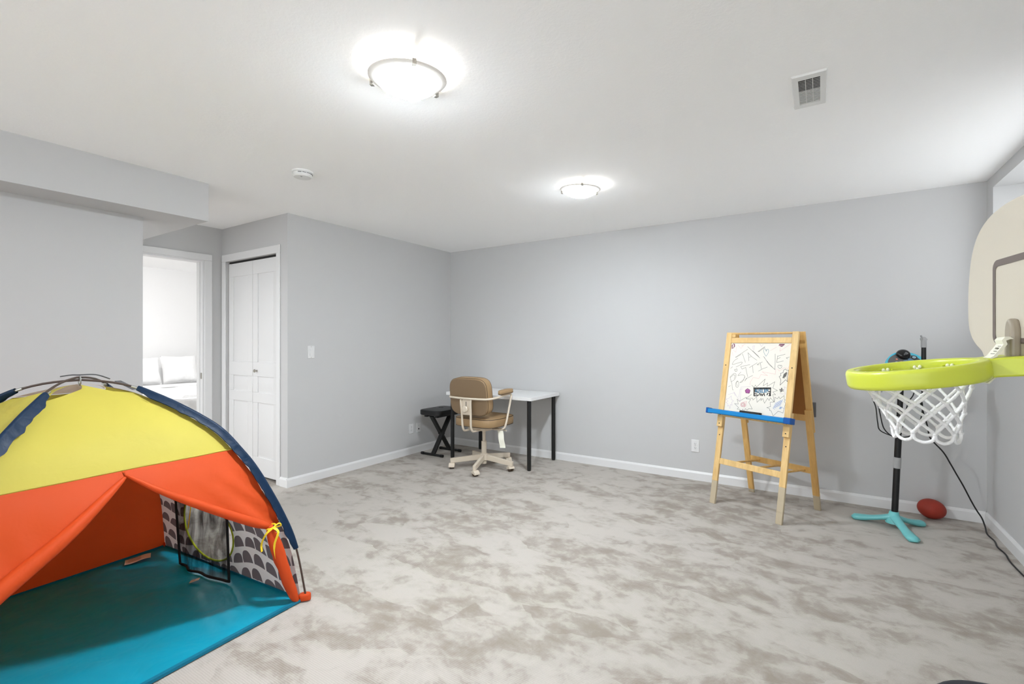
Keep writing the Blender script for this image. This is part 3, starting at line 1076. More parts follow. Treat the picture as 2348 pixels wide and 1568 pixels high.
left = flap('door_flap', [(0.515, S_SEAM), (0.508, 0.522), (0.59, 0.478), (0.706, 0.411), (0.849, 0.335), (0.96, 0.268), (1.0, 0.262), (1.0, S_SEAM)],
            [(0.508, 0.522), (0.59, 0.478), (0.706, 0.411), (0.849, 0.333), (0.945, 0.272)], (0.006, 0.030), 1.0)
for par, w0 in ((right, 0.0), (left, 1.0)):
    q = lambda w: w if w0 == 0 else 1 - w
    mb = MB()
    pts = spline([F(q(0.05), 0.27) + V((0.006, 0, 0)), F(q(0.055), 0.23) + V((0.004, 0, 0)), F(q(0.052), 0.17), F(q(0.042), 0.10), F(q(0.028), 0.04), F(q(0.018), 0.012)], 6)
    n = len(pts)
    mb.tube(pts, 0.02, 14, radii=[0.013 + 0.017 * math.sin(min(1, i / n * 2.4) * PI / 2) - 0.019 * (i / n) ** 3 for i in range(n)])
    for v in mb.bm.verts:
        v.co += V((1, 0.5, 0)) * (noise.noise(V((v.co.x * 55, v.co.y * 55, v.co.z * 7))) * 0.008)
    mb.build('gathered_flap', 'orange', par, angle=80)
    # ribbon bow
    c = F(q(0.048), 0.268) + V((0.012, 0, 0.0))
    mb = MB()
    ring = [c + V((0.022 * math.cos(a), 0.020 * math.sin(a), 0.006 * math.sin(a))) for a in [2 * PI * k / 14 for k in range(14)]]
    mb.tube(ring, 0.0045, 6, closed=True)
    sgn = 1 if w0 == 0 else -1
    mb.sweep(spline([c + V((0.02, 0, 0)), c + V((0.045, 0.010 * sgn, -0.02)), c + V((0.036, -0.004, -0.08)), c + V((0.030, 0.01, -0.15))], 5), [(-0.006, -0.001), (0.006, -0.001), (0.006, 0.001), (-0.006, 0.001)], up=(1, 0.2, 0.1))
    mb.sweep(spline([c + V((0.02, 0, 0)), c + V((0.03, -0.04 * sgn, -0.015)), c + V((0.012, -0.052 * sgn, -0.06)), c + V((0.010, -0.05 * sgn, -0.10))], 5), [(-0.005, -0.001), (0.005, -0.001), (0.005, 0.001), (-0.005, 0.001)], up=(1, 0.2, 0.1))
    mb.tube(spline([c + V((0.02, 0.0, 0)), c + V((0.03, 0.022 * sgn, 0.016)), c + V((0.026, 0.034 * sgn, 0.0)), c + V((0.02, 0.0, 0))], 5), 0.0035, 6)
    mb.build('ribbon_tie', 'ribbon', par)

# poles, sleeves, corner pockets
def pole_pt(d, s, out=0.012):
    r, z = prof(s)
    return d * (r + out) + V((0, 0, z + out * 0.9))
for a, b in (('FR', 'BL'), ('FL', 'BR')):
    up = 0.0 if a == 'FR' else 0.012
    pts = [pole_pt(TD[a], k / 40) for k in range(41)] + [pole_pt(TD[b], 1 - k / 40) for k in range(1, 41)]
    pts = [p + V((0, 0, up * max(0, 1 - ((i - 40) / 8) ** 2))) for i, p in enumerate(pts)]
    pts[0].z = pts[-1].z = 0.012
    mb = MB(); mb.tube(pts, 0.0048, 10)
    po = mb.build('pole', 'pole', tent)
    for (d, s0) in ((a, 0.862), (b, 0.862)):
        MB().cyl(pole_pt(TD[d], s0 - 0.004), pole_pt(TD[d], s0 + 0.016), 0.0065, 12).build('ferrule', 'ferrule', po)
def sleeve(d, s0, s1, side, ruf):
    """flat cloth channel along the pole"""
    mb = MB()
    n = 90
    da = TD[d]
    tang_side = V((-da.y, da.x, 0)) * side
    rows = []
    for i in range(n + 1):
        s = s0 + (s1 - s0) * i / n
        p = pole_pt(da, s)
        p2 = pole_pt(da, min(1, s + 0.01)); tg = (p2 - p).normalized()
        out = tg.cross(V((-da.y, da.x, 0))).normalized()
        if out.dot(da) < 0 and out.z < 0:
            out = -out
        if out.z < -0.2:
            out = -out
        k = (1 + ruf * noise.noise(V((s * 34, side, 2)))) * min(1, 0.15 + (n - i) / 7, 0.15 + i / 7)
        wv = noise.noise(V((s * 46, 1.0, 7))) * 0.004 * (1 + ruf)
        prof2 = []
        for q in range(12):
            an = 2 * PI * q / 12
            prof2.append((0.011 * math.cos(an), 0.011 * math.sin(an)))
        inn = -out
        ring = []
        for (x, y) in prof2:
            e = 0.0
            base = p + V((-da.y, da.x, 0)) * x + out * y
            if y < -0.004:                      # skirt towards the cloth
                base += inn * (0.010 * k) + tang_side * (0.022 * k if ruf > 0.3 else 0.018 * k) + out * wv
            ring.append(mb.bm.verts.new(base))
        rows.append(ring)
    for r0, r1 in zip(rows, rows[1:]):
        for j in range(12):
            mb.face([r0[j], r0[(j + 1) % 12], r1[(j + 1) % 12], r1[j]])
    return mb.build('pole_sleeve', 'navy', tent, angle=70)
sleeve('FR', 0.165, 0.862, -1, 0.15)
sleeve('FL', 0.165, 0.862, 1, 0.6)
sleeve('BL', 0.165, 0.862, -1, 0.15)
sleeve('BR', 0.165, 0.862, -1, 0.15)
for k in TD:
    d = TD[k]
    c = d * 0.932
    mb = MB()
    M4 = Matrix.Translation((c.x, c.y, 0.020)) @ Matrix.Rotation(math.atan2(d.y, d.x), 4, 'Z')
    mb.cushion(0.056, 0.042, 0.030, 1.4, M4, n=8, exps=2.8)
    for v in mb.bm.verts:
        v.co += V((1, 1, 0)) * (noise.noise(v.co * 40) * 0.004)
    mb.build('corner_pocket', 'orange', tent, angle=70)
# ring and toggles where the poles cross
mb = MB()
ap = V((0, 0, 1.127))
mb.tube([ap + V((0.012 * math.cos(2 * PI * k / 14), 0.004, -0.008 + 0.020 * math.sin(2 * PI * k / 14))) for k in range(14)], 0.003, 8, closed=True)
mb.build('apex_ring', 'ferrule', tent)
mb = MB()
mb.tube(spline([ap + V((-0.045, -0.050, 0.012)), ap + V((-0.02, -0.02, 0.018)), ap + V((0, 0, 0.018)), ap + V((0.0, 0.06, 0.016)), ap + V((-0.03, 0.12, -0.008))], 6), 0.003, 6)
mb.build('apex_cord', 'grey_cloth', tent)
mb = MB()
s1 = J(0.30, 0.90) + V((0.02, 0.02, 0.03)); s2 = J(0.22, 0.855) + V((0.035, 0.02, 0.012))
mb.beam(s1, s2, 0.045, 0.002, up=(0.6, 0.6, 0.6))
mb.build('vent_strap', 'grey_cloth', tent)
# sewn-in labels on the ground sheet
def label_tag(px, py, w, d, rz, lines):
    M4 = Matrix.Translation(V((px, py, 0.026)) - TO) @ Matrix.Rotation(rz, 4, 'Z') @ Matrix.Rotation(-0.10, 4, 'Y')
    mb = MB(); mb.sheet([(-w / 2, -d / 2), (w / 2, -d / 2), (w / 2, d / 2), (-w / 2, d / 2)], [], lambda x, y: M4 @ V((x, y, 0.003 * math.sin(x * 50))), 0.01)
    o = mb.build('care_label', 'label', tent, angle=80)
    mb = MB()
    for k in range(lines):
        yy = -d * 0.38 + d * 0.76 * k / max(1, lines - 1)
        mb.beam(M4 @ V((-w * 0.36, yy, 0.0052)), M4 @ V((w * 0.1 + 0.02 * w * (k % 3), yy, 0.0052)), 0.0022, 0.0006)
    mb.build('label_print', 'label_ink', o)
label_tag(-3.345, 1.15, 0.12, 0.075, 1.2, 6)
label_tag(-2.79, 1.21, 0.045, 0.03, 0.9, 3)

# ------------------------------------------------------------------ desk
t = thing('desk', 'white rectangular desk on four black legs in the corner', 'desk', (-2.955, 4.375, 0))
boxes('desk_top', 'desk', [((-0.55, -0.31, 0.706), (0.55, 0.305, 0.74))], t, bevel=0.002)
for sx in (-1, 1):
    for sy in (-1, 1):
        mb = MB()
        x, y = sx * 0.499, (-0.259 if sy < 0 else 0.262)
        mb.cyl((x, y, 0.012), (x, y, 0.706), 0.021, 24)
        lg = mb.build('leg', 'black_paint', t)
        mb = MB(); mb.cyl((x, y, 0.0), (x, y, 0.012), 0.019, 20); mb.build('foot_pad', 'black_vinyl', lg)
        mb = MB(); mb.cyl((x, y, 0.701), (x, y, 0.7065), 0.036, 24); mb.build('leg_plate', 'black_paint', lg)

# ------------------------------------------------------------------ bench stool
t = thing('folding_bench', 'small black padded bench on a folding X frame beside the desk', 'bench', (-3.705, 4.215, 0))
mb = MB(); mb.cushion(0.32, 0.44, 0.062, 0.7, Matrix.Translation((0, 0, 0.492)), n=14, puff=0.010, exps=7)
seat = mb.build('seat', 'black_vinyl', t)
mb = MB(); mb.beam((-0.03, -0.01, 0.5335), (0.03, 0.0, 0.5335), 0.012, 0.002); mb.build('seat_handle', 'black_cloth', seat)
boxes('seat_frame', 'black_paint', [((-0.10, -0.18, 0.44), (-0.06, 0.18, 0.465)), ((0.06, -0.18, 0.44), (0.10, 0.18, 0.465))], t, bevel=0.003)
for s in (-1, 1):
    x = 0.016 * s
    mb = MB()
    mb.beam((x, s * -0.158, 0.022), (x, s * 0.15, 0.452), 0.028, 0.050, up=(1, 0, 0.001))
    mb.build('leg', 'black_paint', t, bevel=0.003)
    mb = MB(); mb.cyl((-0.155, s * -0.158, 0.016), (0.155, s * -0.158, 0.016), 0.0135, 16)
    fb = mb.build('foot_bar', 'black_paint', t)
    for q in (-1, 1):
        mb = MB(); mb.cyl((q * 0.125, s * -0.158, 0.016), (q * 0.162, s * -0.158, 0.016), 0.016, 16); mb.build('rubber_cap', 'black_cloth', fb)
mb = MB(); mb.cyl((-0.034, 0, 0.235), (0.038, 0, 0.235), 0.018, 18)
mb.build('pivot_knob', 'black_cloth', t)

# ------------------------------------------------------------------ desk chair
t = thing('swivel_chair', 'tan leather swivel chair on a beige five-star base in front of the desk', 'chair', (-2.91, 3.970, 0), 0.0)
# base
mb = MB()
mb.lathe([(0, 0.045), (0.028, 0.045), (0.028, 0.075), (0.042, 0.085), (0.044, 0.135), (0.036, 0.15), (0, 0.15)], None, 28, False)
mb.build('base_hub', 'beige_metal', t)
for k in range(5):
    a = math.radians(290 + 72 * k)
    d = V((math.cos(a), math.sin(a), 0))
    mb = MB()
    mb.beam(d * 0.03 + V((0, 0, 0.112)), d * 0.345 + V((0, 0, 0.080)), 0.03, 0.055, w2=0.028, h2=0.046)
    bl = mb.build('base_arm', 'beige_metal', t, bevel=0.003)
    ca = a + 0.9 + k * 1.7
    c = d * 0.326
    e = V((math.cos(ca), math.sin(ca), 0)); sd = V((-e.y, e.x, 0))
    mb = MB(); mb.cyl(c + V((0, 0, 0.03)), c + V((0, 0, 0.062)), 0.006, 10)
    pr = []
    for q in range(13):
        an = PI * q / 12 - 0.25
        pr.append((0.034 * math.cos(an), 0.032 * math.sin(an)))
    cc = c + e * 0.012 + V((0, 0, 0.0265))
    mb.prism(pr, lambda x, y, w: cc + e * x + V((0, 0, y)) + sd * w, -0.030, 0.030)
    cs_ = mb.build('caster', 'beige_metal', bl, bevel=0.002)
    mb = MB()
    for w in (-0.013, 0.013):
        mb.cyl(cc + sd * (w - 0.008), cc + sd * (w + 0.008), 0.0255, 20)
    mb.build('caster_wheel', 'tan_pipe', cs_)
mb = MB(); mb.cyl((0, 0, 0.14), (0, 0, 0.275), 0.027, 24); mb.cyl((0, 0, 0.27), (0, 0, 0.415), 0.016, 20)
mb.build('gas_column', 'beige_metal', t)
mb = MB(); mb.cushion(0.24, 0.28, 0.03, 0.3, Matrix.Translation((0, 0, 0.418)), n=8, exps=8)
mb.cyl((0.1, 0.02, 0.42), (0.235, 0.03, 0.405), 0.006, 10); mb.cyl((0.225, 0.03, 0.405), (0.255, 0.03, 0.403), 0.010, 12)
mb.build('seat_plate', 'beige_metal', t)
# seat
mb = MB(); mb.cushion(0.50, 0.50, 0.092, 0.55, Matrix.Translation((0, 0.015, 0.492)), n=16, puff=0.012, exps=4.2)
st = mb.build('seat_cushion', 'tan', t, angle=60)
def pipe_loop(w, d, z, yc, exps, r, k=1.0):
    pts = []
    for i in range(64):
        a = 2 * PI * i / 64
        ca, sa = math.cos(a), math.sin(a)
        q = (abs(ca) ** exps + abs(sa) ** exps) ** (-1 / exps) * k
        pts.append(V((w / 2 * q * ca, yc + d / 2 * q * sa, z)))
    return pts
mb = MB(); mb.tube(pipe_loop(0.50, 0.50, 0.530, 0.015, 4.2, 0.004, 0.985), 0.0035, 8, closed=True)
mb.tube(pipe_loop(0.50, 0.50, 0.453, 0.015, 4.2, 0.004, 0.985), 0.0035, 8, closed=True)
mb.build('seat_piping', 'tan_pipe', st)
# backrest: rounded block, slightly leaning back
BT = Matrix.Translation((0, -0.215, 0.757)) @ Matrix.Rotation(math.radians(7), 4, 'X') @ Matrix.Rotation(PI / 2, 4, 'X')
mb = MB(); mb.cushion(0.465, 0.375, 0.10, 0.45, BT, n=16, puff=0.004, exps=4.6)
bk = mb.build('backrest', 'tan', t, angle=60)
mb = MB()
for zz in (0.040, -0.040):
    mb.tube([BT @ p for p in pipe_loop(0.465, 0.375, zz, 0, 4.6, 0.004, 0.985)], 0.0035, 8, closed=True)
mb.build('back_piping', 'tan_pipe', bk)
mb = MB(); mb.cushion(0.452, 0.362, 0.012, 0.3, BT @ Matrix.Translation((0, 0, 0.0495)), n=16, puff=0.003, exps=4.6)
mb.build('back_panel', 'tan_back', bk, angle=60, label='darker brown rear panel of the backrest')
# steel tube round the back, arms and down to the seat
rail_z = 0.742
yb = -0.302
rail = spline([(-0.285, 0.05, 0.772), (-0.285, -0.06, 0.766), (-0.280, -0.17, 0.752), (-0.228, -0.262, rail_z), (-0.12, yb, rail_z), (0, yb - 0.006, rail_z), (0.12, yb, rail_z), (0.228, -0.262, rail_z), (0.280, -0.17, 0.752), (0.285, -0.06, 0.766), (0.285, 0.05, 0.772)], 7)
mb = MB(); mb.tube(rail, 0.0105, 12)
rl = mb.build('arm_rail', 'beige_metal', t)
for s in (-1, 1):
    loop = spline([(s * 0.285, 0.045, 0.772), (s * 0.286, 0.074, 0.760), (s * 0.286, 0.070, 0.735), (s * 0.280, 0.040, 0.62), (s * 0.268, 0.005, 0.475), (s * 0.248, -0.01, 0.428), (s * 0.19, -0.015, 0.414), (s * 0.10, -0.015, 0.412)], 7)
    mb = MB(); mb.tube(loop, 0.0105, 12); mb.build('arm_support', 'beige_metal', t)
    mb = MB(); mb.cushion(0.066, 0.235, 0.046, 1.6, Matrix.Translation((s * 0.285, -0.025, 0.800)) @ Matrix.Rotation(0.03, 4, 'X'), n=10, puff=0.005, exps=2.6)
    ap_ = mb.build('armrest', 'tan', t, angle=60)
    mb = MB(); mb.tube([V((s * 0.285, -0.025, 0)) + V((p.x, p.y, 0.800 - 0.012 + 0.03 * p.y)) for p in pipe_loop(0.066, 0.235, 0, 0, 2.6, 0.003, 1.0)], 0.0025, 6, closed=True)
    mb.build('armrest_piping', 'tan_pipe', ap_)
    up = spline([(s * 0.062, yb + 0.004, rail_z), (s * 0.060, yb - 0.002, 0.70), (s * 0.055, yb + 0.008, 0.58), (s * 0.052, yb + 0.014, 0.47), (s * 0.052, yb + 0.034, 0.425), (s * 0.052, yb + 0.08, 0.413), (s * 0.052, -0.05, 0.412)], 7)
    mb = MB(); mb.tube(up, 0.0105, 12); mb.build('back_upright', 'beige_metal', t)
mb = MB()
mb.prism([(-0.052, -0.075), (0.052, -0.075), (0.055, 0.055), (0.045, 0.075), (-0.045, 0.075), (-0.055, 0.055)], lambda x, z, q: V((x, yb + 0.010 + q, 0.655 + z)), -0.005, 0.005)
bp = mb.build('back_plate', 'beige_metal', t, bevel=0.002)
boxes('slot', 'dark_slot', [((-0.003, yb + 0.0035, 0.665), (0.003, yb + 0.006, 0.71))], bp)
mb = MB(); mb.lathe([(0.010, 0), (0.012, 0.008), (0.030, 0.014), (0.032, 0.022), (0.026, 0.030), (0, 0.033)], Matrix.Translation((0, yb + 0.006, 0.638)) @ Matrix.Rotation(PI / 2, 4, 'X'), 28, False)
mb.build('adjusting_knob', 'beige_metal', t)
mb = MB()
def tagpt(x, y):
    return V((0.215 + 0.03 * y + x * 0.05, -0.02 + x * 0.025 + 0.004 * math.sin(y * 9), 0.405 - 0.17 * y))
mb.sheet([(-0.5, 0), (0.5, 0), (0.5, 1), (-0.5, 1)], [], tagpt, 0.12)
mb.build('hang_tag', 'paper', t, angle=80, label='long white paper tag hanging from the seat')

# ------------------------------------------------------------------ easel
ez = thing('easel', 'wooden child easel with doodled whiteboard and blue tray by the back wall', 'easel', (-0.369, 4.226, 0), math.atan2(-0.423, 0.906))
HT = 1.372
LEAN = math.atan2(0.255, HT)
FLEN = math.hypot(0.255, HT)
def frame_map(side):
    # (x, depth outward, along) -> local; side -1 front, +1 back
    def f(x, dep, al):
        return V((x, side * (0.283 - al * math.sin(LEAN) + dep * math.cos(LEAN)), al * math.cos(LEAN) + dep * math.sin(LEAN)))
    return f
def fbox(mb, f, x0, x1, d0, d1, a0, a1):
    c = [f(x, d, a) for x in (x0, x1) for d in (d0, d1) for a in (a0, a1)]
    v = [mb.bm.verts.new(p) for p in c]
    for fc in ((0, 1, 3, 2), (4, 6, 7, 5), (0, 4, 5, 1), (2, 3, 7, 6), (0, 2, 6, 4), (1, 5, 7, 3)):
        mb.face([v[i] for i in fc])
XO, SW = 0.288, 0.046
ZK = 1 / math.cos(LEAN)
def ebox(name, mat, side, lst, parent, bevel=0.0025, label=None):
    f = frame_map(side)
    mb = MB()
    for b in lst:
        fbox(mb, f, *b)
    return mb.build(name, mat, parent, bevel=bevel, label=label)
for side, wd in ((-1, 'wood'), (1, 'wood_dark')):
    for sx in (-1, 1):
        xa, xb = (sx * XO, sx * (XO - SW)) if sx < 0 else (sx * (XO - SW), sx * XO)
        us = ebox('upper_post', wd, side, [(xa, xb, 0.0, 0.020, 0.605 * ZK, FLEN - 0.004)], ez)
        sock = {(-1, -1): 0.178, (-1, 1): 0.255, (1, -1): 0.03, (1, 1): 0.115}[(side, sx)]
        off = 0.0
        f0 = ebox('leg', wd, side, [(xa + off, xb + off, -0.021, -0.001, sock * ZK, 0.78 * ZK)], ez)
        ebox('leg_tip', 'sock', side, [(xa + off, xb + off, -0.021, -0.001, 0.0, sock * ZK)], f0, label='greyed lower end of the leg')
        f = frame_map(side)
        xm = (xa + xb) / 2
        for al in (0.63, 0.70, 1.10) if side < 0 else (0.63, 0.70):
            mb = MB(); mb.cyl(f(xm, 0.0195, al * ZK), f(xm, 0.022, al * ZK), 0.0045, 12)
            mb.build('bolt', 'dark_slot', us)
        for al in (0.50, 0.55) if side > 0 else (0.54,):
            mb = MB(); mb.cyl(f(xm, -0.003, al * ZK), f(xm, 0.0005, al * ZK), 0.0045, 12)
            mb.build('bolt', 'dark_slot', f0)
    # rails
    ebox('top_rail', wd, side, [(-XO + SW, XO - SW, 0.001, 0.018, 1.283 * ZK, 1.325 * ZK)], ez)
    ebox('lower_rail', wd, side, [(-XO + SW, XO - SW, 0.001, 0.018, 0.688 * ZK, 0.738 * ZK)], ez)
    z0 = 0.315 if side < 0 else 0.285
    ebox('cross_rail', wd, side, [(-XO + SW, XO - SW, -0.020, -0.003, z0 * ZK, (z0 + 0.045) * ZK)], ez)
f = frame_map(-1)
mb = MB(); mb.cyl(f(-XO + SW - 0.004, 0.012, 1.358 * ZK), f(XO - SW + 0.004, 0.012, 1.358 * ZK), 0.0085, 14); mb.build('paper_rod', 'wood_dark', ez)
ebox('rod_bracket', 'wood', -1, [(-XO + SW + 0.001, -XO + SW + 0.033, 0.002, 0.018, 1.327 * ZK, 1.368 * ZK)], ez)
# whiteboard and the board on the other side
BX0, BX1, BA0, BA1 = -XO + SW, XO - SW, 0.738 * ZK, 1.283 * ZK
board = ebox('whiteboard', 'board', -1, [(BX0, BX1, 0.004, 0.009, BA0, BA1)], ez, bevel=0)
ebox('back_board', 'hardboard', 1, [(BX0, BX1, 0.004, 0.009, BA0, BA1)], ez, bevel=0, label='brown hardboard on the far side')
